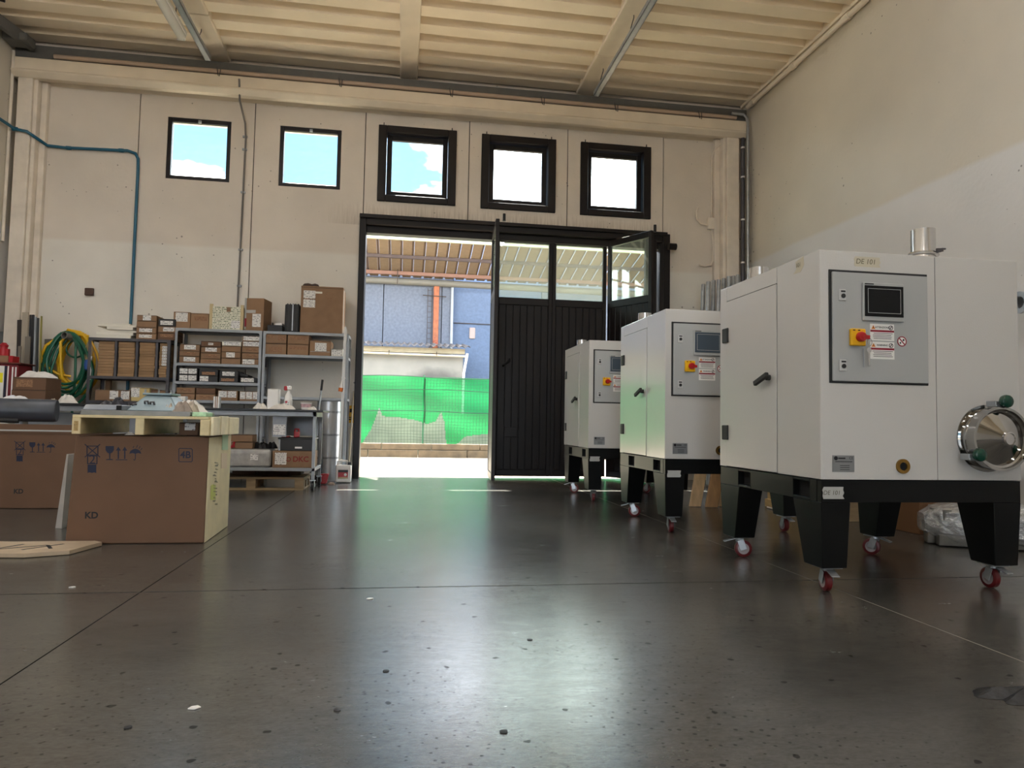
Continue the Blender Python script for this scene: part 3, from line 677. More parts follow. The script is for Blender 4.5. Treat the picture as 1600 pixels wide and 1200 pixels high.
# thin pipe along the gutter with wire clips
pg = empty('service_pipe', (0, 9.83, 5.47), 'thin beige pipe clipped along the top of the back wall', 'pipe')
G().cyl((-4.6, 9.835, 5.475), (4.9, 9.835, 5.475), .03, n=10).build('pipe', mat('pinkish_pipe', (178, 158, 140), .5), pg, smooth=True)
for x in (-2.55, -.95, .58, 1.9, 3.0, 4.3): G().tube([(x-.02, 9.80, 5.52), (x, 9.79, 5.40), (x+.02, 9.77, 5.38), (x+.03, 9.80, 5.50)], .006, 6).build('clip', DSHELF, pg)
# pipe in the ceiling corner along the right wall
pr = empty('corner_pipe', (5.0, 3, 5.6), 'white pipe with sleeves running in the ceiling corner of the right wall', 'pipe')
G().cyl((5.045, -8.9, 5.62), (5.045, 9.75, 5.62), .035, n=10).build('pipe', BEAM, pr, smooth=True)
for y in (9.6, 8.5, 7.35, 6.2, 5.0): G().cyl((5.045, y-.05, 5.62), (5.045, y+.05, 5.62), .047, n=10).build('sleeve', BEAM, pr, smooth=True)
# right corner conduits
c1 = empty('conduit', (5.02, 9.8, 2), 'tall light grey conduit bending round the right corner under the ceiling', 'pipe')
G().tube([(5.03, 9.72, .05), (5.03, 9.72, 5.35), (5.02, 9.74, 5.45), (4.98, 9.76, 5.50), (4.8, 9.78, 5.51)], .022, 10).build('tube', GALV, c1, smooth=True)
c2 = empty('conduit', (4.98, 9.8, 2), 'dark grey conduit with light clips in the right corner of the hall', 'pipe')
G().cyl((4.985, 9.79, .05), (4.985, 9.79, 5.15), .028, n=10).build('tube', DSHELF, c2, smooth=True)
for z in (5.0, 4.55, 3.9, 3.25, 2.6): G().cyl((4.985, 9.79, z-.012), (4.985, 9.79, z+.012), .034, n=10).build('clip', WHITE, c2, smooth=True)
# painted cable and junction box on the back wall at right
c3 = empty('wall_cable', (4.6, 10, 4), 'painted cable with bent ends and small box beside the right pillar', 'cable')
G().tube([(4.72, 9.95, 5.12), (4.62, 9.98, 5.02), (4.60, 10.03, 4.9), (4.60, 10.03, 3.97)], .014, 8).build('drop', PILLAR, c3, smooth=True)
G().box(4.53, 4.63, 9.99, 10.05, 3.79, 3.97).build('junction_box', PILLAR, c3, bevel=.008)
G().tube([(4.53, 10.02, 3.86), (4.42, 10.02, 3.87), (4.36, 10.02, 3.93), (4.35, 10.02, 4.05), (4.38, 10.02, 4.12)], .013, 8).build('upper_tail', PILLAR, c3, smooth=True)
G().tube([(4.60, 10.02, 3.79), (4.62, 10.02, 3.6), (4.62, 10.02, 3.32), (4.58, 10.02, 3.24), (4.48, 10.02, 3.22), (4.40, 10.02, 3.24)], .013, 8).build('lower_tail', PILLAR, c3, smooth=True)
# cable down to the shelves between the first two windows
c4 = empty('wall_cable', (-2.25, 10, 4), 'dark grey cable running down the wall between the two leftmost windows', 'cable')
G().tube([(-2.28, 9.80, 5.38), (-2.27, 9.84, 5.1), (-2.22, 9.98, 4.85), (-2.215, 10.03, 4.65), (-2.24, 10.03, 2.0)], .013, 8).build('tube', mat('cable_grey', (112, 108, 104), .5), c4, smooth=True)
for z in (4.68, 4.5, 3.9, 3.1, 2.6): G().box(-2.255, -2.195, 10.02, 10.05, z-.012, z+.012).build('clip', GALVD, c4)
# blue air pipe
bp = empty('air_pipe', (-4, 10, 3), 'blue compressed air pipe bending down the back wall at left', 'pipe')
G().tube([PX(-40, 160, -5.06), PX(0, 186, -5.06), (-5.0, 9.80, 4.46), (-4.86, 9.80, 4.44), (-4.76, 9.9, 4.38), (-4.70, 10.0, 4.345), (-4.5, 10.02, 4.34), (-3.72, 10.02, 4.36), (-3.62, 10.02, 4.33), (-3.585, 10.02, 4.26), (-3.58, 10.02, 4.1), (-3.58, 10.02, .3)], .02, 10).build('pipe', BLUEP, bp, smooth=True)
for p in ((-5.0, 9.80, 4.46), (-4.45, 10.02, 4.34), (-3.80, 10.02, 4.358)): G().lathe([(.026, -.03), (.026, .03)], p, (1, 0, 0), 10).build('fitting', BLUEP, bp, smooth=True)
# conduit on the left wall / pillar
c5 = empty('conduit', (-5.04, 9.8, 4), 'thin painted conduit beside the left corner pillar', 'pipe')
G().cyl((-5.078, 9.82, 3.0), (-5.078, 9.82, 5.5), .02, n=8).build('tube', PILLAR, c5, smooth=True)
# grey steel bracket in the top left corner
sb = empty('steel_bracket', (-5.0, 9.6, 5.5), 'dark steel bracket in the top left corner below the ceiling', 'bracket')
G().bar((-5.08, 8.9, 5.62), (-4.85, 9.8, 5.58), .06, .14).build('arm', STEELD, sb)
G().tube([(-5.05, 8.6, 5.66), (-4.9, 8.8, 5.64), (-4.7, 8.85, 5.62)], .02, 6).build('hook', DARKFR, sb)
G().box(-5.09, -4.8, 9.55, 9.78, 5.52, 5.62).build('plate', STEELD, sb, bevel=.01)
# junction box and sticker
j = G().box(-4.165, -4.055, 10.01, 10.05, 2.38, 2.48).build('junction_box', mat('rust_brown', (74, 50, 38), .6, var=.2), bevel=.012, seg=2); tag(j, 'small brown junction box on bare back wall above the hoses', 'box')
s1 = empty('wall_notice', (-.68, 10.04, .85), 'yellow safety notice on the wall left of the gate', 'sign')
G().box(-.735, -.645, 10.035, 10.05, .76, 1.0).build('plate', YPLATE, s1)
G().box(-.70, -.67, 10.030, 10.035, .905, .955).box(-.715, -.66, 10.030, 10.035, .80, .815).box(-.715, -.66, 10.030, 10.035, .83, .842).build('pictogram', INKB, s1)

# ================================================================ machines
def machine(X0, Y0, first, label):
    root = empty('cabinet_machine', (X0, Y0, 0), label, 'machine', 'white cabinet machines along the right wall')
    WD, DP, ZB, ZT = 1.10, 1.09, .555, 1.675
    def B(name, m, x0, x1, y0, y1, z0, z1, par=None, bevel=.002, seg=1): return G().box(x0, x1, y0, y1, z0, z1).build(name, m, par or root, bevel=bevel, world=False, seg=seg)
    B('core', GASKET, .004, WD-.004, .004, DP-.004, ZB+.002, ZT-.004, bevel=0)
    fp = B('front_panel', MWHITE, 0, .628, 0, .004, ZB, ZT, bevel=.0015)
    B('front_panel', MWHITE, .631, WD, 0, .004, ZB, ZT, bevel=.0015)
    B('side_panel', MWHITE, 0, .004, .0045, .398, ZB, ZT)
    B('side_panel', MWHITE, 0, .004, .401, 1.0, 1.586, ZT)
    B('side_panel', MWHITE, 0, .004, 1.003, DP, ZB, ZT)
    B('side_panel', MWHITE, WD-.004, WD, .0045, DP, ZB, ZT)
    B('back_panel', MWHITE, .004, WD-.004, DP-.004, DP, ZB, ZT)
    B('top_panel', MWHITE, .004, WD-.004, .004, DP-.004, ZT-.004, ZT)
    dp = B('door', MWHITE, -.004, .004, .403, .998, ZB+.004, 1.582)
    for z in (1.37, .765): B('hinge', GASKET, -.016, .0, .965, 1.035, z-.045, z+.045, dp, .004)
    hg = G().cyl((-.03, .47, 1.075), (0, .47, 1.075), .016, n=12).bar((-.035, .44, 1.09), (-.04, .57, 1.045), .022, .028)
    hg.build('door_handle', GASKET, dp, bevel=.004, world=False)
    # control cabinet in the front
    B('control_gasket', GASKET, .045, .583, -.004, 0, 1.022, 1.580)
    cdoor = B('control_door', MGREY, .058, .574, -.016, -.004, 1.032, 1.567, bevel=.004, seg=2)
    y = -.016
    def L(px_, py_):   # picture point on the first machine's front -> local x, z
        p = P(px_, py_, 3.15); return p.x-2.005, p.z
    sc = empty('screen', (0, 0, 0), parent=cdoor)
    bpy.data.objects.remove(sc)
    b = B('screen_bezel', MGREY, .212, .434, y-.012, y, 1.330, 1.520, cdoor, .003)
    B('screen', SCREEN if first else mat('screen_lit', (70, 82, 94), .2), .220, .430, y-.015, y-.011, 1.352, 1.505, b, .002)
    g = G()
    for q in ((.236, .414, 1.488, 1.490), (.236, .414, 1.369, 1.371), (.236, .238, 1.371, 1.488), (.412, .414, 1.371, 1.488)): g.box(q[0], q[1], y-.0155, y-.015, q[2], q[3])
    g.build('screen_border', MGREY, b, world=False)
    B('screen_mark', INKB, .222, .27, y-.0125, y-.012, 1.509, 1.515, b, 0)
    for z in (1.452, 1.108):
        lk = B('lock', mat('lock_grey', (190, 190, 188), .4), .088, .128, y-.006, y, z-.03, z+.03, cdoor, .004)
        G().cyl((.110, y-.010, z-.004), (.110, y-.006, z-.004), .011, n=14).build('lock_core', GASKET, lk, world=False, smooth=True)
        B('lock_mark', INKB, .098, .122, y-.007, y-.006, z+.014, z+.022, lk, 0)
    sw = B('main_switch', YPLATE, .142, .220, y-.022, y, 1.205, 1.288, cdoor, .004)
    g = G().lathe([(0, .022), (.020, .022), (.024, .016), (.024, 0)], (.188, y-.022, 1.247), NY, 24); g.bar((.188, y-.038, 1.247), (.224, y-.034, 1.244), .020, .018)
    g.build('switch_knob', RKNOB, sw, world=False, smooth=True)
    B('switch_print', INKB, .150, .162, y-.0228, y-.022, 1.277, 1.282, sw, 0); B('switch_print', INKB, .176, .188, y-.0228, y-.022, 1.277, 1.282, sw, 0)
    # warning labels
    for k, (z0, z1, wd) in enumerate(((1.236, 1.318, 'ATTENZIONE'), (1.145, 1.230, 'WARNING'))):
        lb = B('warning_label', WHITE, .256, .386, y-.001, y, z0, z1, cdoor, 0)
        B('band', REDINK, .257, .385, y-.0018, y-.001, z1-.040, z1-.030, lb, 0)
        G().poly([(0, 0), (.022, 0), (.011, .019)], (.262, y-.001, z1-.026), UX, UZ, (0, -.0008, 0)).build('triangle', LTRI, lb, world=False)
        G().poly([(.0095, .004), (.0125, .004), (.0125, .013), (.0095, .013)], (.262, y-.0018, z1-.026), UX, UZ, (0, -.0005, 0)).build('triangle_mark', INKB, lb, world=False)
        text('lettering', wd, .0125, (.320, y-.001, z1-.017), UX, UZ, INKB, lb, world=False, bold=.02)
        g = G().lathe([(.0115, 0), (.0115, .0008), (.0085, .0008), (.0085, 0)], (.368, y-.001, z1-.017), NY, 20); g.poly([(-.007, -.006), (-.004, -.008), (.007, .006), (.004, .008)], (.368, y-.001, z1-.017), UX, UZ, (0, -.0008, 0))
        g.build('round_symbol', INKB, lb, world=False)
        g = G(); rr = random.Random(k)
        for i in range(4): g.box(.266+rr.uniform(0, .01), .366+rr.uniform(0, .014), y-.0016, y-.001, z1-.048-i*.0085, z1-.0455-i*.0085)
        g.build('small_print', INKB, lb, world=False)
    sg = G().lathe([(.0235, 0), (.0235, .001), (0, .001)], (.428, y, 1.236), NY, 28).build('no_touch_sign', WHITE, cdoor, world=False)
    G().lathe([(.0255, 0), (.0255, .0016), (.0205, .0016), (.0205, 0)], (.428, y, 1.236), NY, 28).poly([(-.016, .013), (-.012, .017), (.016, -.013), (.012, -.017)], (.428, y-.001, 1.236), UX, UZ, (0, -.0006, 0)).build('sign_ring', REDINK, sg, world=False)
    G().poly([(.002, .003), (.012, .002), (.014, .010), (.006, .013)], (.428, y-.001, 1.236), UX, UZ, (0, -.0005, 0)).poly([(-.014, -.008), (-.008, -.014), (-.004, -.006), (-.010, -.002)], (.428, y-.001, 1.236), UX, UZ, (0, -.0005, 0)).build('sign_hand', INKB, sg, world=False)
    if first:
        ky = empty('keys', (0, 0, 0), parent=cdoor); bpy.data.objects.remove(ky)
        a = [(.224+.012*math.sin(t)+.008, y-.03, 1.212+.018*math.cos(t)+.01) for t in [i*math.pi/8 for i in range(16)]]
        kr = G().tube(a, .0014, 6, closed=True).build('key_ring', STEEL, cdoor, world=False, smooth=True)
        G().lathe([(0, 0), (.013, 0), (.013, .002), (0, .002)], (.226, y-.032, 1.183), NY, 16).box(.2215, .2305, y-.0335, y-.0315, 1.105, 1.178).build('key', STEEL, kr, world=False)
        G().box(.1995, .2045, y-.026, y-.024, 1.10, 1.19).build('key', GALVD, kr, world=False)
    # name plate and brass socket
    npz = B('name_plate', PLATE, .060, .176, -.0015, 0, .592, .672, root, 0)
    G().lathe([(.0, 0), (.010, 0), (.010, .001), (0, .001)], (.078, -.0015, .658), NY, 12).build('plate_emblem', INKB, npz, world=False)
    g = G().box(.09, .128, -.0022, -.0015, .655, .661).box(.075, .165, -.0022, -.0015, .640, .643)
    for i in range(3): g.box(.10, .150, -.0022, -.0015, .622-i*.010, .6245-i*.010)
    g.build('plate_print', INKB, npz, world=False)
    text('ce_mark', 'CE', .018, (.158, -.0015, .659), UX, UZ, INKB, npz, world=False)
    G().lathe([(.020, .004), (.020, .001), (.020, .010), (.036, .010), (.036, 0)], (.435, 0, .622), NY, 28).build('brass_socket', BRASS, root, world=False, smooth=True)
    G().lathe([(0, .002), (.020, .002)], (.435, 0, .622), NY, 20).build('socket_bore', SLOT, root, world=False)
    # stainless hopper
    hx, hz = .905, .765
    hp = G().lathe([(.168, 0), (.168, .004), (.152, .006), (.150, .085), (.158, .088), (.158, .098), (.146, .098), (.142, .084), (.132, .080), (.128, .082), (.038, .128), (.034, .130)], (hx, 0, hz), NY, 56).build('hopper', CHROME, root, world=False, smooth=True)
    G().lathe([(.036, .124), (.036, .142), (.028, .145), (.026, .140), (0, .140)], (hx, 0, hz), NY, 28).build('hopper_boss', STEEL, hp, world=False, smooth=True)
    G().lathe([(.1505, .03), (.1535, .036), (.1505, .042)], (hx, 0, hz), NY, 48).build('hopper_bead', CHROME, hp, world=False, smooth=True)
    for an in (88, 212, 328):
        cx, cz_ = hx+.172*math.cos(R(an)), hz+.172*math.sin(R(an))
        kb = G().bar((cx-.012, -.02, cz_), (cx-.012, -.08, cz_), .026, .03).cyl((cx-.03, -.085, cz_-.01), (cx+.02, -.085, cz_-.01), .006, n=8).build('clamp', GALV, hp, world=False, bevel=.003)
        pr_ = []; 
        G().lathe([(0, .040), (.020, .040), (.030, .034), (.033, .022), (.030, .008), (.018, .002), (.012, -.01)], (cx+.010, -.085, cz_+.012), NY, 16).build('clamp_knob', GKNOB, kb, world=False, smooth=True)
    # chimneys
    ch = G().lathe([(.058, 0), (.062, .01), (.060, .02), (.060, .20), (.057, .20), (.057, .02)], (.745, .22, ZT), (0, 0, 1), 28).build('chimney', STEEL, root, world=False, smooth=True)
    G().lathe([(.061, 0), (.072, .003), (.075, .010), (.072, .017), (.061, .020)], (.745, .22, ZT+.055), (.08, 0, 1), 28).build('clamp_ring', STEEL, ch, world=False, smooth=True)
    G().bar((.765, .145, ZT+.07), (.80, .15, ZT+.08), .014, .020).cyl((.76, .142, ZT+.08), (.815, .146, ZT+.085), .005, n=8).build('clamp_bolt', DSHELF, ch, world=False)
    G().lathe([(.058, 0), (.058, .10), (.055, .10), (.055, .0)], (.14, .86, ZT), (0, 0, 1), 28).build('chimney', STEEL, root, world=False, smooth=True)
    # base frame with fork pockets
    def fr(name, boxes, m=MDARK, par=None, bev=.002):
        g = G()
        for q in boxes: g.box(*q)
        return g.build(name, m, par or root, bevel=bev, world=False)
    zb0, zb1 = .445, .552
    P1, P2 = (.10, .25), (.70, .85)
    fr('base_frame', [(.004, WD-.004, .002, .04, zb0, zb1), (.004, WD-.004, DP-.04, DP-.002, zb0, zb1), (.002, .04, .04, P1[0], zb0, zb1), (.002, .04, P1[1], P2[0], zb0, zb1), (.002, .04, P2[1], DP-.04, zb0, zb1),
                      (.002, .04, P1[0], P1[1], zb0, zb0+.014), (.002, .04, P2[0], P2[1], zb0, zb0+.014), (.002, .04, P1[0], P1[1], zb1-.014, zb1), (.002, .04, P2[0], P2[1], zb1-.014, zb1), (WD-.04, WD-.002, .04, DP-.04, zb0, zb1), (.04, WD-.04, .04, DP-.04, zb1-.02, zb1)])
    for a, b_ in (P1, P2): fr('fork_pocket', [(.04, .4, a, b_, zb0+.014, zb1-.02)], SLOT, bev=0)
    for (lx, sx) in ((0.002, 1), (WD-.002, -1)):
        for (ly, sy) in ((.002, 1), (DP-.002, -1)):
            def q(a, b_, z): return (lx+sx*a, ly+sy*b_, z)
            lg = G().hexa([q(.012, .012, .128), q(.142, .012, .128), q(.142, .17, .128), q(.012, .17, .128), q(0, 0, zb0), q(.155, 0, zb0), q(.155, .25, zb0), q(0, .25, zb0)]).build('leg', MDARK, root, bevel=.003, world=False)
            cx, cy = lx+sx*.085, ly+sy*.085
            cs = G().box(cx-.05, cx+.05, cy-.05, cy+.05, .120, .128).cyl((cx, cy, .104), (cx, cy, .120), .026, n=14)
            ang = 2.2 if sx*sy > 0 else -.25
            if sy > 0: ang = 1.40 if sx > 0 else 1.62
            dx_, dy_ = math.cos(ang), math.sin(ang)
            wx, wy = cx+dx_*.022, cy+dy_*.022; nx_, ny_ = -dy_, dx_
            for s in (-1, 1):
                cs.bar((cx+nx_*s*.026, cy+ny_*s*.026, .106), (wx+nx_*s*.026, wy+ny_*s*.026, .045), .004, .04, up=(dx_, dy_, 0))
            cs.bar((cx-dx_*.03, cy-dy_*.03, .112), (cx-dx_*.095, cy-dy_*.095, .092), .04, .006)
            cs = cs.build('caster', GALV, lg, bevel=.0015, world=False)
            # tyre and hub as one piece with two materials
            wh = G().lathe([(.034, -.017), (.046, -.016), (.0515, -.012), (.0515, .012), (.046, .016), (.034, .017)], (wx, wy, .0515), (nx_, ny_, 0), 24, 0).lathe([(0, .018), (.018, .018), (.026, .015), (.034, .017)], (wx, wy, .0515), (nx_, ny_, 0), 24, 1).lathe([(0, -.018), (.018, -.018), (.026, -.015), (.034, -.017)], (wx, wy, .0515), (nx_, ny_, 0), 24, 1)
            wh = wh.build('wheel', [WHEELR, HUB], lg, world=False, smooth=True)
    return root
m1 = machine(2.005, 3.15, True, 'nearest white cabinet machine with keys in its switch and tape on the front')
# tapes with handwriting on the nearest machine
def tape(name, m, x0, x1, z0, z1, y, txt, size, par, jag=.006):
    rr = random.Random(name+txt); pts = [(x0, z0)]+[(x1+rr.uniform(-jag, jag), z0+(z1-z0)*i/4) for i in range(5)]+[(x0+rr.uniform(-jag, jag), z1-(z1-z0)*i/4) for i in range(4)]
    t = G().poly(pts, (0, y, 0), UX, UZ, (0, -.0008, 0)).build(name, m, par, world=False)
    if txt: text('handwriting', txt, size, ((x0+x1)/2-.01, y-.0009, (z0+z1)/2), UX, UZ, mat('pen_ink', (92, 86, 66), .6), t, shear=.15, world=False)
    return t
tape('tape_label', TAPE, .188, .325, 1.602, 1.652, 0, 'DE 101', .036, m1)
tape('tape_label', TAPEG, .012, .118, .462, .520, 0, 'DE 101', .03, m1)
tp = G().poly([(0, 0), (.03, .02), (.02, .06), (.095, .075), (.10, .03), (.07, .0)], (0, .235, 1.60), (0, -1, 0), UZ, (-.001, 0, 0)).build('tape_label', TAPE, m1, world=False)
text('handwriting', '101', .032, (-.001, .185, 1.638), (0, -1, 0), UZ, mat('pen_ink', (92, 86, 66), .6), tp, world=False)
m2 = machine(1.94, 5.02, False, 'middle white cabinet machine of the three in a row')
m3 = machine(1.915, 7.10, False, 'farthest white cabinet machine standing next to the dark gate')
for m_ in (m2, m3):
    tape('tape_label', TAPEG, .02, .125, .42, .47, 0, '', .03, m_)

# ================================================================ shelving
def shelving(name, label, x0, x1, y0, y1, levels, top, m, post=.035, back=False):
    r = empty(name, ((x0+x1)/2, (y0+y1)/2, 0), label, 'shelving')
    for (x, sx) in ((x0, 1), (x1, -1)):
        for (y, sy) in ((y0, 1), (y1, -1)):
            g = G().box(x, x+sx*post, y, y+sy*.003, 0, top).box(x, x+sx*.003, y, y+sy*post, 0, top)
            g.build('post', m, r)
    for z in levels:
        g = G().box(x0+.004, x1-.004, y0+.004, y1-.004, z-.006, z).box(x0+.005, x1-.005, y0-.002, y0+.004, z-.034, z).box(x0+.004, x1-.004, y1-.006, y1-.004, z-.034, z).box(x0+.004, x0+.008, y0, y1, z-.034, z).box(x1-.008, x1-.004, y0, y1, z-.034, z)
        g.build('shelf', m, r)
    for z in (levels[0]-.036, levels[1]-.036):
        for x, sx in ((x0, 1), (x1, -1)): G().poly([(0, 0), (.05*sx, 0), (0, -.05)], (x, y0-.0015, z), UX, UZ, (0, -.002, 0)).build('gusset', m, r)
    return r
YS, YE = 9.48, 9.92
LV = [1.93, 1.487, 1.252, 1.018, .555, .12]; RV = [1.93, 1.632, 1.084]
shelving('shelving_unit', 'left bay of galvanised shelving with three rows of small boxes', -2.86, -1.795, YS, YE, LV, 1.929, GALVD)
shelving('shelving_unit', 'right bay of galvanised shelving with a bare lower half beside the gate', -1.785, -.70, YS, YE, RV, 1.929, GALVD)
DV = [1.765, 1.29, .985, .5]
dshelf = shelving('shelving_unit', 'dark grey shelving with four stacks of flat trays by the hoses', -3.84, -2.885, 9.42, 9.86, DV, 1.764, DSHELF)

def carton(name, label, cat, x0, x1, y0, dp, z0, h, m=CARD, group=None, lab=None, bins=False, lid=True, tape_=False, print_=None):
    o = G().box(x0, x1, y0, y0+dp, z0, z0+h).build(name, m, bevel=.003)
    tag(o, label, cat, group)
    w = x1-x0
    if h > .05 and lid and not bins:   # closed flaps with a seam
        G().box(x0+.004, x1-.004, y0-.0015, y0, z0+h*.97-.004, z0+h*.97).build('flap_seam', JOINT, o)
    if lab:
        for (a, b, c, d) in ([lab] if not isinstance(lab[0], tuple) else lab):
            G().box(x0+w*a, x0+w*b, y0-.003, y0, z0+h*c, z0+h*d).build('paper_label', PAPER, o)
    if print_:
        for (a, b, c, d) in ([print_] if not isinstance(print_[0], tuple) else print_):
            G().box(x0+w*a, x0+w*b, y0-.0015, y0, z0+h*c, z0+h*d).build('printed_text', BRPRINT, o)
    return o
def fx(px, Y=YS): return P(px, 560, Y).x
SC = YS/1105
def stack(cols, z, where, grp, Y=YS+.012, dp=.34, prefix='brown', kind=CARD, nm='cardboard_box'):
    """cols: list of (px0, px1, [ (height px, label spec, print spec, description, material) ... from the bottom ], place)"""
    for px0, px1, items, place in cols:
        zz = z+.0015
        for i, it in enumerate(items):
            hp, lab, prt, desc, m = it
            h = hp*SC
            o = ORD[i] if len(items) > 1 else 'alone'
            pos = ('%s in the %s' % (o, place)) if len(items) > 1 else ('%s' % place)
            carton(nm, '%s, %s %s' % (desc, pos, where), 'box', fx(px0)+.002, fx(px1)-.002, Y+random.uniform(0, .012), dp, zz, h-.002, m, grp, lab, print_=prt)
            zz += h
LB = (.22, .80, .22, .88); PR = (.2, .82, .35, .75)
g1 = 'boxes on the upper shelf of the left galvanised bay'
stack([(279, 311, [(10, LB, None, 'brown carton with white label', CARD), (8, None, PR, 'brown carton with printed strip', CARD), (10, LB, None, 'brown carton with white label', CARD)], 'first stack'),
       (312.5, 344, [(7, None, PR, 'brown carton with printed strip', CARD), (9, None, PR, 'brown carton with printed strip', CARD), (9, LB, None, 'brown carton with white label', CARD), (8.5, (.36, .62, .3, .7), None, 'dark printed brown carton', CARDB)], 'second stack'),
       (345, 375.5, [(9, None, None, 'plain brown carton', CARD), (9.5, (.25, .7, .1, .9), None, 'brown carton with white label', CARD), (9, None, None, 'plain brown carton', CARD), (7, (.1, .9, .1, .9), None, 'white printed box', FOAM)], 'third stack'),
       (377, 406, [(9, (.05, .7, .1, .9), None, 'brown carton with white label', CARD), (9, None, PR, 'brown carton with printed strip', CARD), (9, None, PR, 'brown carton with printed strip', CARD), (8.5, (.05, .95, .1, .9), None, 'carton with long white label', CARD), (8, (.05, .95, .1, .9), None, 'carton with long white label', CARD)], 'fourth stack')],
      LV[1], 'on the upper row', g1)
g2 = 'black bins on the middle shelf of the left galvanised bay'
stack([(279, 309, [(10, ((.06, .48, .12, .92), (.52, .96, .12, .92)), None, 'black bin with two white labels', BLACKB), (10, ((.06, .48, .12, .92), (.52, .96, .12, .92)), None, 'black bin with two white labels', BLACKB)], 'first stack'),
       (311, 341, [(9, (.05, .5, .1, .95), None, 'black bin with half white label', BLACKB), (10, None, (.15, .85, .15, .6), 'black bin with brown strip', BLACKB)], 'second stack'),
       (343, 373, [(8, None, (.1, .8, .2, .75), 'black bin with brown strip', BLACKB), (9.5, (.15, .8, .2, .85), None, 'black bin with white label', BLACKB)], 'third stack'),
       (376, 399, [(8.5, (.05, .95, .15, .85), None, 'black bin with long white label', BLACKB)], 'standing fourth in line')],
      LV[2], 'middle row', g2)
o = G().hexa([(fx(372), 9.6, LV[2]+.09), (fx(385), 9.6, LV[2]+.079), (fx(385), 9.85, LV[2]+.079), (fx(372), 9.85, LV[2]+.09), (fx(372), 9.6, LV[2]+.14), (fx(387), 9.6, LV[2]+.105), (fx(387), 9.85, LV[2]+.105), (fx(372), 9.85, LV[2]+.14)])
tag(o.build('tilted_tray', BLACKB, bevel=.004), 'black tray lying tilted on the fourth bin of the middle row', 'tray')
g3 = 'boxes on the lower shelf of the left galvanised bay'
stack([(277, 306, [(9.5, None, PR, 'tan carton with printed strip', CARD), (9, None, PR, 'tan carton with printed strip', CARD)], 'first pair'),
       (307.5, 338, [(9.5, None, PR, 'tan carton with printed strip', CARD), (9, None, None, 'plain brown carton', CARDB)], 'second pair'),
       (342, 373, [(15.5, ((.04, .46, .3, .92), (.5, .94, .3, .92)), None, 'brown carton with two white labels', CARD)], 'third'),
       (376, 406, [(15, ((.02, .3, .2, .92), (.34, .66, .2, .92), (.7, .98, .2, .92)), None, 'brown carton with three white labels', CARD)], 'fourth')],
      LV[3], 'on the lower row', g3)
g4 = 'boxes on the shelf of the right galvanised bay'
stack([(412, 446.5, [(16.5, None, (.2, .8, .2, .7), 'orange brown carton with print', CARD), (15, None, ((.05, .45, .5, .85), (.6, .95, .3, .85)), 'orange brown carton with print', CARD)], 'left stack'),
       (448, 481.5, [(16.5, None, (.1, .9, .5, .8), 'red brown carton with print', CARD), (15, None, (.1, .9, .45, .85), 'red brown carton with print', CARD)], 'middle stack')],
      RV[1], 'of right bay', g4)
o = carton('cardboard_box', 'brown carton with large white label right of two printed stacks', 'box', fx(483), fx(516), YS+.02, .34, RV[1]+.0015, 23*SC, CARD, g4, (.25, .8, .3, .85)); 
G().box(fx(484), fx(516)-.006, YS+.014, YS+.02, RV[1]+.05, RV[1]+.056).build('tape_strip', TAPEG, o)
carton('cardboard_box', 'small grey printed box at the right end of the shelf', 'box', fx(517), fx(535), YS+.02, .25, RV[1]+.0015, 11*SC, FOAM, g4, (.05, .95, .1, .9))
# on top of the galvanised shelves
g5 = 'boxes on top of the galvanised shelving'
ZT1 = 1.931
def tx(px): return P(px, 500, YS+.02).x
carton('cardboard_box', 'small brown box with white label on the left end of shelving top', 'box', tx(271), tx(297), YS+.02, .34, ZT1, 24*SC, CARD, g5, (.12, .85, .4, .95))
carton('cardboard_box', 'plain reddish box beside the small labelled box on shelving top', 'box', tx(298), tx(326), YS+.02, .34, ZT1, 23*SC, CARD, g5, None, print_=(.2, .9, .5, .8))
b = empty('printed_crate', ((tx(328)+tx(379))/2, 9.7, ZT1), 'pale open carton with green print and raised corner posts', 'box', g5)
a0, a1 = tx(328), tx(379)
G().box(a0, a1, 9.50, 9.503, ZT1, ZT1+.30).build('front', PAPER2, b)
G().box(a0, a1, 9.85, 9.853, ZT1, ZT1+.30).box(a0, a0+.003, 9.5, 9.85, ZT1, ZT1+.30).box(a1-.003, a1, 9.5, 9.85, ZT1, ZT1+.30).box(a0, a1, 9.5, 9.85, ZT1, ZT1+.004).build('body', CARDL, b)
for x in (a0+.01, a1-.01): G().box(x-.018, x+.018, 9.495, 9.53, ZT1, ZT1+.325).build('corner_post', CARDL, b)
G().box(a0+.2, a0+.25, 9.497, 9.5, ZT1+.23, ZT1+.29).build('patch', CARD, b)
G().box(a0+.26, a1-.03, 9.498, 9.5, ZT1+.02, ZT1+.12).build('paper_label', PAPER, b)
# taped box turned a little
o = G().box(-.125, .125, -.15, .15, 0, .425).build('cardboard_box', CARD, world=False, bevel=.004); o.location = (tx(399), 9.67, ZT1+.001); o.rotation_euler = (0, 0, R(-9))
tag(o, 'tall brown carton with tape and white label, turned slightly on shelving top', 'box', g5)
G().box(-.02, .09, -.1525, -.15, .05, .22).build('paper_label', PAPER, o, world=False); G().box(-.125, -.10, -.152, .15, .02, .425).build('tape_strip', TAPEG, o, world=False)
G().box(-.125, .02, -.152, -.15, .23, .27).build('tape_strip', TAPEG, o, world=False); G().box(-.118, -.095, -.1535, -.152, .05, .16).build('red_print', REDINK, o, world=False)
o = G().box(tx(417.5), tx(441), 9.52, 9.85, ZT1, ZT1+.085).box(tx(424), tx(426), 9.55, 9.6, ZT1+.085, ZT1+.12).build('black_tray', BLACKB, bevel=.005); tag(o, 'low black tray left of the ribbed black case on shelving top', 'tray')
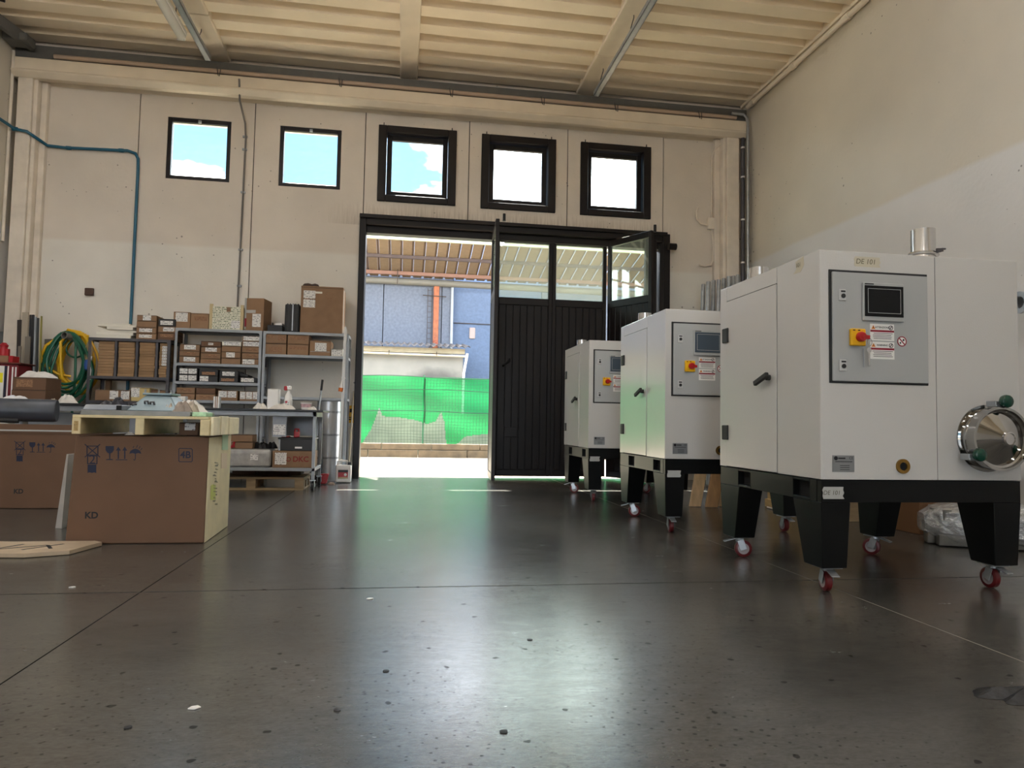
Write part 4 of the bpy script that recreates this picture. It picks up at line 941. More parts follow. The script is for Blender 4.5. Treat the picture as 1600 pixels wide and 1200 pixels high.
o = G().box(tx(429), tx(440), 9.55, 9.75, ZT1+.087, ZT1+.12).build('white_box', WHITE, bevel=.003); tag(o, 'small white box lying in the low black tray', 'box')
o = empty('hard_case', (tx(456), 9.68, ZT1), 'upright ribbed black hard case beside the big brown carton', 'case')
ca, cb = tx(444), tx(467.5)
G().box(ca, cb, 9.52, 9.85, ZT1, ZT1+.37).build('shell', BLACKB, o, bevel=.025, seg=3)
for q in (.18, .36, .72, .88): G().box(ca+(cb-ca)*q-.006, ca+(cb-ca)*q+.006, 9.513, 9.857, ZT1+.02, ZT1+.376).build('rib', BLACKB, o, bevel=.003)
G().box(ca+(cb-ca)*.54-.006, ca+(cb-ca)*.54+.006, 9.512, 9.858, ZT1+.02, ZT1+.378).build('trim_band', GALV, o)
o = carton('cardboard_box', 'biggest brown carton on shelving top with two white labels', 'box', tx(469), tx(535), 9.50, .40, ZT1, .615, CARD, g5, ((.06, .34, .73, .90), (.06, .34, .54, .71)))
G().box(tx(496)-.05, tx(496)+.05, 9.497, 9.5, ZT1+.52, ZT1+.545).build('hand_hole', FOAM, o)
G().lathe([(.045, 0), (.045, .001), (.040, .001), (.040, 0)], (tx(514), 9.499, ZT1+.50), NY, 24).build('round_stamp', BRPRINT, o)
G().box(tx(535), tx(535)+.001, 9.62, 9.70, ZT1+.02, ZT1+.6).build('tape_strip', TAPEG, o)
for x, r, l in ((477, .07, 'larger'), (488, .055, 'smaller')):
    g = G().lathe([(0, 0), (r, .004), (r*1.05, .025), (r*.8, .05), (0, .065)], (tx(x), 9.66, ZT1+.616), (0, 0, 1), 16)
    tag(g.build('brown_cap', mat('dark_leather', (66, 48, 40), .6, var=.2), smooth=True), '%s dark brown cap lying on the biggest carton' % l, 'cap')

# flat trays in the dark shelving: four stacks
def dxx(px): return P(px, 560, 9.44).x
names = ['first', 'second', 'third', 'fourth']
for c, (p0, p1) in enumerate(((153, 178), (184.5, 210), (217.5, 242), (248.5, 260.5))):
    for i in range(12):
        h = .036; z = DV[1]+.0015+i*.0362
        sh = random.uniform(-.004, .004)
        o = G().box(dxx(p0)+sh, dxx(p1)+sh, 9.44+random.uniform(0, .01), 9.80, z, z+h-.0015).build('flat_tray', TRAY, bevel=.002)
        tag(o, 'flat brown tray, %s in the %s stack from left, dark shelving' % (ORD[i], names[c]), 'tray', 'flat trays stacked in the dark shelving')
        if c == 3 and 4 <= i <= 10:
            x = dxx(p0)+.035; G().box(x, x+.055, 9.434, 9.452, z+.003, z+h-.004).build('paper_label', PAPER, o)
for c, p in enumerate((181, 213.8, 244.8)): G().box(dxx(p)-.014, dxx(p)+.014, 9.43, 9.82, DV[1], DV[0]-.034).build('divider', DSHELF, dshelf)
g6 = 'boxes on the lower shelf of the dark shelving'
zd = DV[2]+.0015
carton('cardboard_box', 'long tan carton with two white labels low in dark shelving', 'box', dxx(150), dxx(205), 9.46, .3, zd, .135, CARD, g6, ((.42, .66, .15, .92), (.74, .98, .15, .92)))
carton('cardboard_box', 'cream carton with white left half low in dark shelving', 'box', dxx(207), dxx(236), 9.45, .3, zd, .17, mat('cream_card', (206, 182, 124), .7), g6, (.0, .45, .3, .98))
carton('cardboard_box', 'brown carton right of the cream one low in dark shelving', 'box', dxx(237.5), dxx(248), 9.46, .3, zd, .15, CARDB, g6)
carton('cardboard_box', 'brown open carton with dark notch at the right of dark shelving', 'box', dxx(249), dxx(269), 9.46, .3, zd, .14, CARD, g6, None, print_=(.05, .6, .5, .8))
carton('cardboard_box', 'small brown carton standing behind at upper left of that shelf', 'box', dxx(149), dxx(157), 9.78, .06, zd, .275, CARD, g6)
carton('cardboard_box', 'wide brown carton on the lowest shelf of the dark shelving', 'box', dxx(154), dxx(225), 9.46, .3, DV[3]+.0015, .42, CARDB, g6)
# on top of the dark shelving
zt = DV[0]+.0015
fm = [(147, 203, 0, .038), (146, 206, .04, .038), (150, 210, .080, .026), (163, 206, .108, .036), (147, 210, .146, .026), (149, 200, .174, .016)]
for i, (p0, p1, dz, h) in enumerate(fm):
    tag(G().box(dxx(p0), dxx(p1)-.01, 9.46+.015*(i % 3), 9.84, zt+dz, zt+dz+h).build('foam_board', FOAM, bevel=.003), 'white foam board, %s in the pile on top of dark shelving' % ('topmost' if i == 5 else ORD[i]), 'board', 'white foam boards on the dark shelving')
g7 = 'boxes on top of the dark shelving'
z = zt
for i, (h, lab) in enumerate(((.075, (.15, .8, .25, .8)), (.078, (.15, .8, .2, .8)), (.078, None), (.075, (.3, .72, .1, .95)))):
    carton('cardboard_box', 'brown tray box, %s in the pile beside foam boards' % ORD[i], 'box', dxx(210.5), dxx(241.5), 9.45, .36, z, h-.0015, CARD, g7, lab); z += h
z = zt
for i, (h, lab, m, d) in enumerate(((.095, None, CARDB, 'brown carton with faint print'), (.08, (.3, .95, .2, .85), CARD, 'brown carton with white label'), (.095, (.12, .85, .2, .75), BLACKB, 'black lidded box with label'))):
    carton('cardboard_box', '%s, %s of the pile left of galvanised shelving' % (d, ORD[i] if i < 2 else 'topmost'), 'box', dxx(243.5), dxx(270.5), 9.47, .34, z, h-.0015, m, g7, lab, print_=(.15, .9, .4, .8) if i == 0 else None); z += h

# ================================================================ hoses on the wall
hk = empty('hose_bracket', (-4.3, 9.9, 1.85), 'grey tube bracket sticking out of the wall under the hoses', 'bracket')
hb = P(100, 524, 9.62); hb2 = Vector((hb.x+.16, 10.05, hb.z-.03))
g = G().lathe([(.038, 0), (.045, 0), (.045, .44), (.038, .44), (.038, 0)], hb, hb2-hb, 16); g.build('tube', mat('bracket_grey', (120, 116, 108), .6), hk, smooth=True)
def hose_loops(n, cx, ztop, axs, azs, y, seed):
    rr = random.Random(seed); pts = []
    for k in range(n):
        f = k/(n-1); ax = axs[0]+(axs[1]-axs[0])*((k*5) % n)/(n-1); az = azs[0]+(azs[1]-azs[0])*((k*3+1) % n)/(n-1)
        yy = y+.018*(k % 3-1); sh = rr.uniform(-.03, .03)
        for i in range(28):
            t = 2*math.pi*i/28; q = math.sin(t); c = math.cos(t)
            pts.append((cx+sh+ax*q*(1-.35*max(c, 0)), yy+.03*math.sin(t+k), ztop-az+az*c))
    return pts
cz0 = hb.z
hg = empty('garden_hose', (-4.25, 9.85, 1.2), 'green hose coiled over the wall bracket at left', 'hose')
pts = hose_loops(7, hb.x+.01, hb.z+.05, (.20, .31), (.33, .475), 9.72, 3)
G().tube(pts, .017, 8).build('coil', GRN, hg, smooth=True)
q = P(121, 540, 9.75); G().tube([(q.x-.03, 9.75, q.z+.12), (q.x-.01, 9.73, q.z), (q.x, 9.73, q.z-.4), (q.x-.02, 9.74, q.z-.9), (q.x-.02, 9.8, .2)], .016, 8).build('loose_end', GRN, hg, smooth=True)
q = P(92, 560, 9.75); G().tube([(q.x+.1, 9.76, cz0), (q.x-.0, 9.72, q.z+.1), (q.x-.06, 9.70, q.z-.15), (q.x-.03, 9.72, q.z-.45), (q.x-.02, 9.75, .25)], .016, 8).build('loose_end', GRN, hg, smooth=True)
q = P(117, 545, 9.80); G().tube([(q.x+.11*math.cos(t), 9.82, q.z+.11*math.sin(t)) for t in [2*math.pi*i/24 for i in range(24)]], .012, 8, closed=True).build('small_loop', GRN, hg, smooth=True)
hy = empty('garden_hose', (-4.1, 9.9, 1.2), 'yellow hose coiled with the green hose on the wall bracket', 'hose')
pts = hose_loops(6, hb.x+.07, hb.z+.04, (.16, .24), (.29, .41), 9.86, 8)
G().tube(pts, .018, 8).build('coil', YEL, hy, smooth=True)
a, b2, c, d = P(90, 528, 9.7), P(66, 560, 9.7), P(72, 572, 9.7), P(92, 585, 9.75)
G().tube([a+Vector((.08, .1, .03)), a, (a+b2)/2+Vector((-.05, 0, .03)), b2+Vector((-.015, 0, .03)), b2+Vector((-.01, 0, -.03)), c, (c+d)/2+Vector((-.02, 0, -.0)), d, d+Vector((.12, .05, -.02))], .018, 8).build('outer_bow', YEL, hy, smooth=True)
a, b2 = P(95, 535, 9.69), P(97, 590, 9.69)
G().tube([a+Vector((.05, .05, .1)), a, (a+b2)/2+Vector((-.01, 0, 0)), b2, b2+Vector((.06, .04, -.08))], .019, 8).build('front_strand', YEL, hy, smooth=True)
for k in range(4):
    a = P(106+k, 515+k*2.2, 9.78); b2 = P(126+k*4, 519+k*2, 9.78); c = P(137+k*1.5-k*2, 533+k, 9.78)
    G().tube([a+Vector((-.03, .03, -.04)), a, b2, c, c+Vector((.03, .05, -.12))], .015, 8).build('top_strand', YEL, hy, smooth=True)
# bundle of thin cords with a blue plug
hc = empty('cord_bundle', (-3.9, 9.85, 1.4), 'bundle of pale cords with a blue plug hanging beside dark shelving', 'cord')
for k in range(5):
    a = P(138+k*.8, 534, 9.7); b2 = P(135+k*2.0, 555, 9.7); c = P(137+k*.6, 572, 9.7)
    G().tube([a, (a*.6+b2*.4)+Vector((.01*k-.02, 0, 0)), b2, c], .007, 6).build('cord', mat('cord_pale', (168, 150, 110), .6), hc, smooth=True)
a = P(136, 570, 9.68); G().lathe([(0, -.07), (.03, -.06), (.036, 0), (.03, .06), (0, .07)], a, (0, 0, 1), 14).build('plug', mat('blue_plug', (28, 76, 150), .4), hc, smooth=True)
a = P(141, 575, 9.7); G().box(a.x-.016, a.x+.016, 9.69, 9.71, a.z-.15, a.z+.15).build('white_strip', WHITE, hc)

# long profiles leaning in the left corner
prof = [(31, 500, 34, .05, (52, 44, 40), 'dark brown'), (40, 488, 40, .07, (168, 158, 142), 'wide beige'), (48, 492, 48, .022, (38, 40, 44), 'black'), (52, 492, 53, .026, (30, 32, 36), 'broad black'), (59, 497, 60, .03, (66, 72, 76), 'slate grey'), (65, 494, 66, .014, (146, 138, 66), 'thin olive'), (44, 526, 45, .06, (116, 110, 100), 'short grey'), (56, 495, 56.5, .02, (142, 150, 156), 'light grey'), (31, 541, 32, .03, (120, 112, 100), 'short taupe'), (76, 530, 76, .09, (110, 108, 104), 'broad grey')]
for i, (pxt, pyt, pxb, w, c, d) in enumerate(prof):
    Yt = 9.80-.028*i; Ybt = 9.62-.028*i
    if pxt > 70: Yt, Ybt = 10.02, 9.93
    a = P(pxt, pyt, Yt); b2 = P(pxb, 640, Ybt); bt = Vector((b2.x, Ybt-.05, .0))
    o = G().bar(bt+Vector((0, 0, .005)), a, w, .02).build('long_profile', mat('profile_'+d.replace(' ', '_'), c, .5))
    tag(o, '%s long profile leaning in the left corner behind the bench' % d, 'profile', 'long profiles leaning in the left corner')
a, b2 = P(141, 600, 9.78), P(135, 640, 9.6)
tag(G().bar((b2.x-.03, 9.5, .01), a+Vector((0, .05, .1)), .03, .03).build('wooden_stick', mat('dark_wood', (74, 58, 46), .6)), 'dark wooden stick leaning between hoses and dark shelving', 'stick')

# ================================================================ benches
def crumple(name, m, c, rx, ry, h, seed, parent=None, n=22, flat=.0):
    """a heap of cloth or film: irregular dome with folds, closed below"""
    rr = random.Random(seed); ph = [rr.uniform(0, 6.3) for _ in range(8)]; g = G(); rings = 7; vs = [(c[0], c[1], c[2]+h*.82)]
    for k in range(1, rings+1):
        t = k/rings
        for j in range(n):
            a = 2*math.pi*j/n
            w = 1+.16*math.sin(2*a+ph[0])+.12*math.sin(3*a+ph[1])+.08*math.sin(7*a+ph[2])
            z = h*.82*(1-t**2.2)*(1+min(1, 2*t)*(.26*math.sin(2*a+ph[3]+3*t)+.24*math.sin(5*a+ph[4]-3*t)+.12*math.sin(8*a+ph[5])))+h*.05*rr.uniform(-1, 1)*(t < 1)
            vs.append((c[0]+rx*w*t*math.cos(a), c[1]+ry*w*t*math.sin(a), c[2]+max(z if t < 1 else .0, 0)))
    g.add(vs, [(0, 1+j, 1+(j+1) % n) for j in range(n)]+[(1+k*n+j, 1+(k+1)*n+j, 1+(k+1)*n+(j+1) % n, 1+k*n+(j+1) % n) for k in range(rings-1) for j in range(n)]+[tuple(1+(rings-1)*n+j for j in range(n-1, -1, -1))])
    return g.build(name, m, parent, smooth=True)

# rolling bench in front of the galvanised shelving
TZ = .905
rb = empty('rolling_bench', (-1.7, 8.5, 0), 'rolling steel bench with black top in front of the galvanised shelving', 'bench')
bx0, bx1, by0, by1 = -2.52, -.935, 8.17, 8.85
G().box(bx0-.03, bx1+.075, by0-.03, by1+.03, TZ-.022, TZ).build('worktop', TOPBLK, rb, bevel=.003)
G().box(bx0, bx1, by0, by0+.04, TZ-.075, TZ-.023).box(bx0, bx1, by1-.04, by1, TZ-.075, TZ-.023).box(bx0, bx0+.04, by0, by1, TZ-.075, TZ-.023).box(bx1-.04, bx1, by0, by1, TZ-.075, TZ-.023).build('top_frame', GALVD, rb, bevel=.003)
SZ = .255
G().box(bx0, bx1, by0, by1, SZ-.035, SZ).build('lower_shelf', GALVD, rb, bevel=.003)
for x, y in ((bx0, by0), (bx1-.035, by0), (bx0, by1-.035), (bx1-.035, by1-.035)):
    lg = G().box(x, x+.035, y, y+.035, .125, TZ-.024).build('leg', GALVD, rb, bevel=.003)
    c = G().box(x-.012, x+.047, y-.012, y+.047, .115, .123).bar((x+.0, y+.018, .115), (x-.005, y+.03, .05), .004, .04, up=(0, 1, 0)).bar((x+.036, y+.018, .115), (x+.041, y+.03, .05), .004, .04, up=(0, 1, 0)).build('caster', GALV, lg)
    G().lathe([(0, -.014), (.05, -.014), (.052, 0), (.05, .014), (0, .014)], (x+.018, y+.035, .053), (1, 0, 0), 18).build('wheel', RUBBER, lg, smooth=True)
G().box(-1.40, -.975, by1-.06, by1-.05, .60, TZ-.08).build('back_panel', GREYP, rb)
G().box(-1.40, -1.27, by0+.05, by0+.053, .62, .735).build('paper_label', PAPER, rb); G().box(-1.41, -1.26, by0+.053, by0+.06, .60, TZ-.08).build('label_holder', GREYP, rb)
def bxp(px, Y=8.25): return P(px, 700, Y).x
# on the lower shelf
o = carton('cardboard_box', 'brown carton with red lettering on the lower shelf of rolling bench', 'box', bxp(427), bxp(491), 8.22, .36, SZ+.0015, .185, CARD, None, (.06, .34, .18, .9), lid=False)
text('lettering', 'DKC', .082, (bxp(471), 8.2195, SZ+.095), UX, UZ, mat('red_brown_ink', (130, 40, 34), .6), o, bold=.03)
G().lathe([(.026, 0), (.026, .001), (.017, .001), (.017, 0)], (bxp(455)-.02, 8.2195, SZ+.095), NY, 14).box(bxp(449)-.02, bxp(449)-.008, 8.218, 8.2195, SZ+.06, SZ+.13).build('printed_mark', mat('red_brown_ink', (150, 48, 40), .6), o)
g = G().box(bxp(436), bxp(490), 8.24, 8.58, SZ+.189, SZ+.334).box(bxp(434), bxp(492), 8.23, 8.59, SZ+.316, SZ+.334)
o = g.build('black_crate', BLACKB, bevel=.005); tag(o, 'black plastic crate stacked on the red lettered carton', 'crate')
G().box(bxp(461), bxp(472), 8.237, 8.24, SZ+.215, SZ+.235).build('white_tag', WHITE, o); G().box(bxp(436)-.004, bxp(438), 8.235, 8.24, SZ+.19, SZ+.315).build('edge_strip', GREYP, o)
o = empty('red_tool', (bxp(460), 8.4, SZ+.336), 'red hand tool lying on the black crate', 'tool')
G().box(bxp(456), bxp(465), 8.35, 8.42, SZ+.336, SZ+.40).build('body', RED, o, bevel=.012, seg=2); G().tube([(bxp(457), 8.38, SZ+.39), (bxp(458), 8.38, SZ+.43), (bxp(463), 8.38, SZ+.43), (bxp(464), 8.38, SZ+.39)], .012, 8).build('handle', RED, o, smooth=True)
o = G().box(bxp(438), bxp(450), 8.3, 8.4, SZ+.336, SZ+.352).build('red_strip', RED, bevel=.004); tag(o, 'flat red piece on the left end of the black crate', 'tool')
FILMW = mat('milky_film', (170, 168, 164), .25, var=.15, vscale=14, bump=.5, bscale=18)
g = G(); nn = 20
o = G().box(bxp(350), bxp(424), 8.24, 8.62, SZ+.0015, SZ+.20).build('wrapped_pack', FILMW, bevel=.045, seg=3); tag(o, 'milky film wrapped pack lying on the lower bench shelf', 'pack')
G().box(bxp(392), bxp(404), 8.2385, 8.24, SZ+.08, SZ+.15).build('printed_text', PAPER, o)
for i, (p0, p1, z0, h, lab) in enumerate(((358, 392, .203, .075, 'lower of two cartons piled on the wrapped pack'), (356, 391, .28, .08, 'upper of two cartons piled on the wrapped pack'))):
    carton('cardboard_box', 'brown carton, '+lab, 'box', bxp(p0), bxp(p1), 8.34+.01*i, .25, SZ+z0, h-.002, CARD, 'cartons piled on the wrapped pack')
for i, (cx, r) in enumerate(((398, .07), (411, .085), (424, .06))):
    c = P(cx, 700, 8.5); o = crumple('black_cable_heap', BLACKB, (c.x, 8.50, SZ+.203), r, .06, .075, 20+i); tag(o, '%s dark cable heap behind the wrapped pack' % ('left', 'middle', 'right')[i], 'cable')
c = P(364, 693, 8.3); o = G().bar((c.x-.05, 8.30, SZ+.215), (c.x+.02, 8.30, SZ+.235), .02, .03).bar((c.x, 8.3, SZ+.22), (c.x+.015, 8.3, SZ+.28), .03, .02).build('red_nozzle', RED, bevel=.004); tag(o, 'red spray nozzle lying at the left of the lower shelf', 'nozzle')
# on the bench top
def tz(px): return P(px, 640, 8.35).x
o = G().box(tz(418), tz(435.5), 8.30, 8.44, TZ+.001, TZ+.23).build('white_box', WHITE, bevel=.006); tag(o, 'tall white box standing on the rolling bench', 'box')
sb_ = empty('spray_bottle', (tz(449.5), 8.36, TZ), 'white spray bottle with red trigger head on the rolling bench', 'bottle')
bxs = tz(449.8)
G().lathe([(0, .001), (.044, .001), (.046, .01), (.045, .10), (.036, .16), (.018, .195), (.016, .215), (0, .215)], (bxs, 8.36, TZ), (0, 0, 1), 20).build('bottle', WHITE, sb_, smooth=True)
G().box(bxs-.03, bxs+.025, 8.313, 8.318, TZ+.02, TZ+.09).build('bottle_label', PAPER, sb_); G().lathe([(0, 0), (.014, 0), (.014, .001), (0, .001)], (bxs-.015, 8.3125, TZ+.085), NY, 14).build('red_logo', RED, sb_)
G().box(bxs-.030, bxs+.03, 8.345, 8.375, TZ+.225, TZ+.272).build('head', WHITE, sb_, bevel=.008); G().box(bxs-.052, bxs-.012, 8.34, 8.38, TZ+.218, TZ+.268).build('trigger', RED, sb_, bevel=.008)
tb = G().lathe([(0, .001), (.048, .001), (.062, .075), (.066, .078), (.066, .084), (.060, .084), (.046, .006), (0, .006)], (tz(478), 8.35, TZ), (0, 0, 1), 24).build('plastic_tub', WHITE, smooth=True); tag(tb, 'white printed plastic tub near the right end of rolling bench', 'tub')
G().lathe([(.0555, .03), (.0615, .068)], (tz(478), 8.35, TZ), (0, 0, 1), 24).build('print_band', mat('pink_print', (206, 170, 176), .5, var=.3, vscale=40), tb, smooth=True)
for i, (px_, rx, ry, h, m, lab) in enumerate(((408, .085, .07, .07, CLOTHW, 'white crumpled cloth left of the tall white box'), (452, .13, .09, .075, CLOTHW, 'white crumpled rag around the foot of spray bottle'), (486, .06, .06, .04, CLOTHW, 'small white rag right of the plastic tub'))):
    yy = 8.22 if i == 1 else 8.33
    if i == 1: o = crumple('cloth', m, (P(px_-10, 640, 8.24).x, 8.235, TZ+.001), .12, .055, .07, 3)
    else: o = crumple('cloth', m, (tz(px_), yy, TZ+.001), rx, ry, h, 5+i)
    tag(o, lab, 'cloth')
o = G().box(P(334, 630, 8.3).x, P(343, 630, 8.3).x, 8.28, 8.36, TZ+.001, TZ+.13).build('striped_box', WHITE, bevel=.003); tag(o, 'narrow upright white striped box on rolling bench', 'box')
for q in (.3, .6): 
    a, b2 = P(334, 630, 8.3).x, P(343, 630, 8.3).x
    G().box(a+(b2-a)*q, a+(b2-a)*(q+.14), 8.278, 8.28, TZ+.002, TZ+.13).build('stripe', CARD, o)
o = G().box(P(278, 630, 8.35).x, P(290, 630, 8.35).x, 8.33, 8.43, TZ+.001, TZ+.125).build('white_box', WHITE, bevel=.003); tag(o, 'small white box with print at the left end of rolling bench', 'box')
G().box(P(279, 630, 8.35).x, P(289, 630, 8.35).x, 8.328, 8.33, TZ+.05, TZ+.11).build('paper_label', PAPER, o)

# fixed bench at left
lb_ = empty('workbench', (-3.4, 8.5, 0), 'long workbench with black top and grey front panel at left', 'bench')
lx0, lx1 = -4.35, -2.62
LZ = .925
G().box(lx0, lx1, 8.12, 8.85, LZ-.025, LZ).build('worktop', TOPBLK, lb_, bevel=.003)
G().box(-3.97, lx1, 8.15, 8.19, LZ-.085, LZ-.026).build('front_rail', GALVD, lb_, bevel=.003)
for x in (-3.99, lx1-.05):
    for y in (8.15, 8.78): G().box(x, x+.045, y, y+.045, 0, LZ-.026).build('leg', GALVD, lb_, bevel=.003)
G().box(-3.94, lx1-.06, 8.30, 8.31, .08, LZ-.10).build('front_panel', GREYP, lb_)
def lz(px): return P(px, 620, 8.35).x
a0, a1 = lz(20), lz(73)
carton('cardboard_box', 'brown carton on the workbench, lower of the pair', 'box', a0, a1, 8.32, .36, LZ+.0015, .135, CARDB, 'cartons on the workbench')
o = carton('cardboard_box', 'brown carton on the workbench, upper of the pair under film', 'box', a0+.005, a1-.003, 8.325, .35, LZ+.138, .135, CARDB, 'cartons on the workbench', None, print_=(.1, .6, .2, .8))
o = crumple('plastic_film', mat('white_film', (218, 216, 212), .3, var=.08, vscale=20, bump=.3), ((a0+a1)/2, 8.47, LZ+.275), .17, .12, .075, 41); tag(o, 'crumpled white plastic film on top of the workbench cartons', 'film')
o = crumple('cloth', mat('bright_cloth', (232, 232, 234), .6, bump=.3, bscale=30), (lz(38)-.02, 8.22, LZ+.001), .15, .06, .075, 44); tag(o, 'bright white folded cloth in front of the workbench cartons', 'cloth')
o = crumple('cloth', CLOTHW, (P(104, 622, 8.35).x, 8.36, LZ+.001), .10, .07, .10, 47); tag(o, 'white crumpled papers on the right part of the workbench', 'paper')
o = crumple('cloth', CLOTHB, (P(88, 626, 8.3).x-.03, 8.30, LZ+.001), .05, .05, .05, 48); tag(o, 'small beige rag beside the crumpled papers on workbench', 'cloth')
o = G().box(P(4, 640, 8.2).x-.3, P(4, 640, 8.2).x+.05, 8.2, 8.5, .562, .72).build('white_crate', mat('crate_white', (206, 200, 190), .5), bevel=.02); tag(o, 'off-white container under the left end of the workbench', 'crate')
G().box(P(4, 640, 8.2).x-.34, P(4, 640, 8.2).x+.2, 8.18, 8.55, .53, .56).build('under_shelf', WOODP, lb_)
# tool cabinet with bright stickers, red tools on it
tcab = empty('tool_cabinet', (-4.45, 8.75, .93), 'red tool cabinet with bright stickers at the left edge', 'cabinet')
cx0, cx1 = P(-25, 600, 8.75).x, P(27, 600, 8.75).x
G().box(cx0, cx1, 8.75, 9.05, LZ+.001, 1.36).build('body', mat('cabinet_red', (120, 26, 34), .45), tcab, bevel=.004)
G().box(cx0-.02, cx1+.03, 8.73, 9.07, 1.362, 1.38).build('lid', mat('cabinet_lid', (96, 40, 30), .5), tcab, bevel=.003)
for p0, p1, m, z0, z1 in ((-12, 5, WHITE, .96, 1.34), (5.5, 9, mat('navy', (30, 34, 54), .5), .95, 1.34), (10, 12, WHITE, .95, 1.34), (17, 19, WHITE, .96, 1.33), (22, 24, WHITE, 1.0, 1.33)):
    G().box(P(p0, 600, 8.74).x, P(p1, 600, 8.74).x, 8.745, 8.75, z0, z1).build('sticker', m, tcab)
G().box(P(-12, 600, 8.74).x, P(3.5, 600, 8.74).x, 8.743, 8.745, 1.15, 1.26).build('yellow_band', mat('sticker_yellow', (240, 225, 30), .5), tcab)
o = G().box(cx0+.02, P(12, 570, 8.8).x, 8.8, 8.95, 1.382, 1.46).build('wooden_box', CARD, bevel=.003); tag(o, 'small brown box on the red tool cabinet', 'box')
o = G().box(P(12.5, 570, 8.8).x, P(19, 570, 8.8).x, 8.8, 8.95, 1.382, 1.46).build('red_box', RED, bevel=.004); tag(o, 'small red box right of the brown box on the cabinet', 'box')
o = G().lathe([(0, 0), (.045, 0), (.05, .04), (.035, .09), (.045, .12), (.02, .15), (0, .15)], (P(4, 555, 8.85).x, 8.87, 1.462), (0, 0, 1), 16).box(P(8, 555, 8.85).x, P(13, 560, 8.85).x, 8.84, 8.88, 1.462, 1.54).build('red_tool', RED, smooth=True); tag(o, 'red rounded tool on top of the small brown box', 'tool')
o = G().box(P(-6, 540, 9.9).x, P(6, 540, 9.9).x, 9.9, 10.0, 1.55, 1.85).box(P(-3, 530, 9.9).x, P(4, 530, 9.9).x, 9.86, 9.9, 1.62, 1.7).build('wall_device', mat('device_grey', (96, 98, 96), .5), bevel=.01); tag(o, 'grey device on the wall at the left edge of the picture', 'device')

# pallet under the rolling bench
def pallet(x0, x1, y0, y1, label):
    p = empty('pallet', ((x0+x1)/2, (y0+y1)/2, 0), label, 'pallet')
    yy = [y0+(y1-y0)*i/4.6 for i in range(5)]
    for y in yy: G().box(x0, x1, y, y+.12, .122, .144).build('deck_board', WOODP, p, bevel=.002)
    for x in (x0, (x0+x1)/2-.05, x1-.10):
        G().box(x, x+.10, y0, y1, .10, .122).build('cross_board', WOODP, p, bevel=.002)
        G().box(x, x+.10, y0, y1, 0, .022).build('skid', WOODP, p, bevel=.002)
        for y in (y0, (y0+y1)/2-.06, y1-.12): G().box(x, x+.10, y, y+.12, .022, .10).build('block', WOODP, p, bevel=.002)
    for y in (y0+.0005,): G().box(x0, x1, y, y+.10, .0005, .021).build('bottom_board', WOODP, p, bevel=.002)
    return p
pallet(-2.2, -1.06, 8.28, 8.86, 'wooden pallet on the floor under the rolling bench')
for i, (p0, p1) in enumerate(((362, 400), (402, 450), (451, 470))):
    carton('cardboard_box', '%s of the cartons lying on the pallet under the bench' % ('leftmost', 'middle', 'rightmost')[i], 'box', P(p0, 745, 8.6).x, P(p1, 745, 8.6).x-.006, 8.62, .3, .1455, .065, CARDB, 'cartons on the pallet')

# duct roll, broom, dustpan, profile, canister by the gate
dc = empty('duct_tube', (-.86, 9.75, 0), 'tall galvanised duct tube standing behind the shelving by the gate', 'tube')
dx0 = P(512.5, 700, 9.68).x
G().lathe([(.150, 0), (.155, 0), (.155, 1.04), (.150, 1.04), (.150, .0)], (dx0, 9.68, 0), (0, 0, 1), 36).build('tube', mat('duct_galv', (186, 188, 190), .35, .85, var=.06, vscale=8), dc, smooth=True)
for z in (.30, .60, .90): G().lathe([(.1555, -.014), (.1565, 0), (.1555, .014)], (dx0, 9.68, z), (0, 0, 1), 36).build('printed_band', mat('duct_print', (140, 142, 144), .5, .5, var=.4, vscale=60), dc, smooth=True)
br = empty('broom', (-1.0, 9.0, 0), 'broom with a metal handle leaning behind the rolling bench', 'broom')
a, b2 = P(504, 594, 8.98), P(497, 650, 8.95)
d = (b2-a).normalized(); bt = a+d*((a.z-.12)/-d.z)
G().cyl(bt, a, .011, n=10).build('handle', GALV, br, smooth=True); G().cyl(a+d*.13, a-d*.005, .014, n=10).build('grip', RUBBER, br, smooth=True)
G().box(bt.x-.05, bt.x+.07, 8.93, 8.98, .02, .12).build('brush_head', mat('bristle', (40, 34, 34), .8), br, bevel=.01)
dp = empty('dustpan', (-.84, 9.08, 0), 'red dustpan with long black handle beside the duct tube', 'dustpan')
a = P(503, 668, 9.08); b2 = P(502, 742, 9.08)
G().cyl((b2.x, 9.08, .09), (a.x, 9.08, a.z), .012, n=10).build('handle', RUBBER, dp, smooth=True)
px0, px1 = P(502, 745, 9.05).x, P(513, 745, 9.05).x
G().hexa([(px0, 8.97, .01), (px1-.02, 8.97, .01), (px1-.02, 9.11, .01), (px0, 9.11, .01), (px0-.01, 8.99, .13), (px1+.005, 8.99, .13), (px1+.005, 9.13, .13), (px0-.01, 9.13, .13)]).build('pan', RED, dp, bevel=.008)
o = crumple('beige_rag', CLOTHB, (P(518, 751, 9.05).x, 9.05, .001), .04, .03, .03, 60); tag(o, 'small beige rag on the floor beside the red dustpan', 'cloth')
jx_ = P(536.5, 740, 9.32).x
jc = empty('canister', (jx_, 9.32, 0), 'white plastic canister with red label on the floor by the gate', 'canister')
G().box(jx_-.098, jx_+.098, 9.26, 9.4, .005, .225).build('body', WHITE, jc, bevel=.022, seg=3)
G().tube([(jx_-.07, 9.33, .21), (jx_-.07, 9.33, .265), (jx_-.04, 9.33, .278), (jx_+.04, 9.33, .272), (jx_+.06, 9.33, .215)], .016, 8).build('handle', WHITE, jc, smooth=True)
G().cyl((jx_+.07, 9.33, .22), (jx_+.07, 9.33, .262), .026, n=14).build('cap', BLACKB, jc, smooth=True)
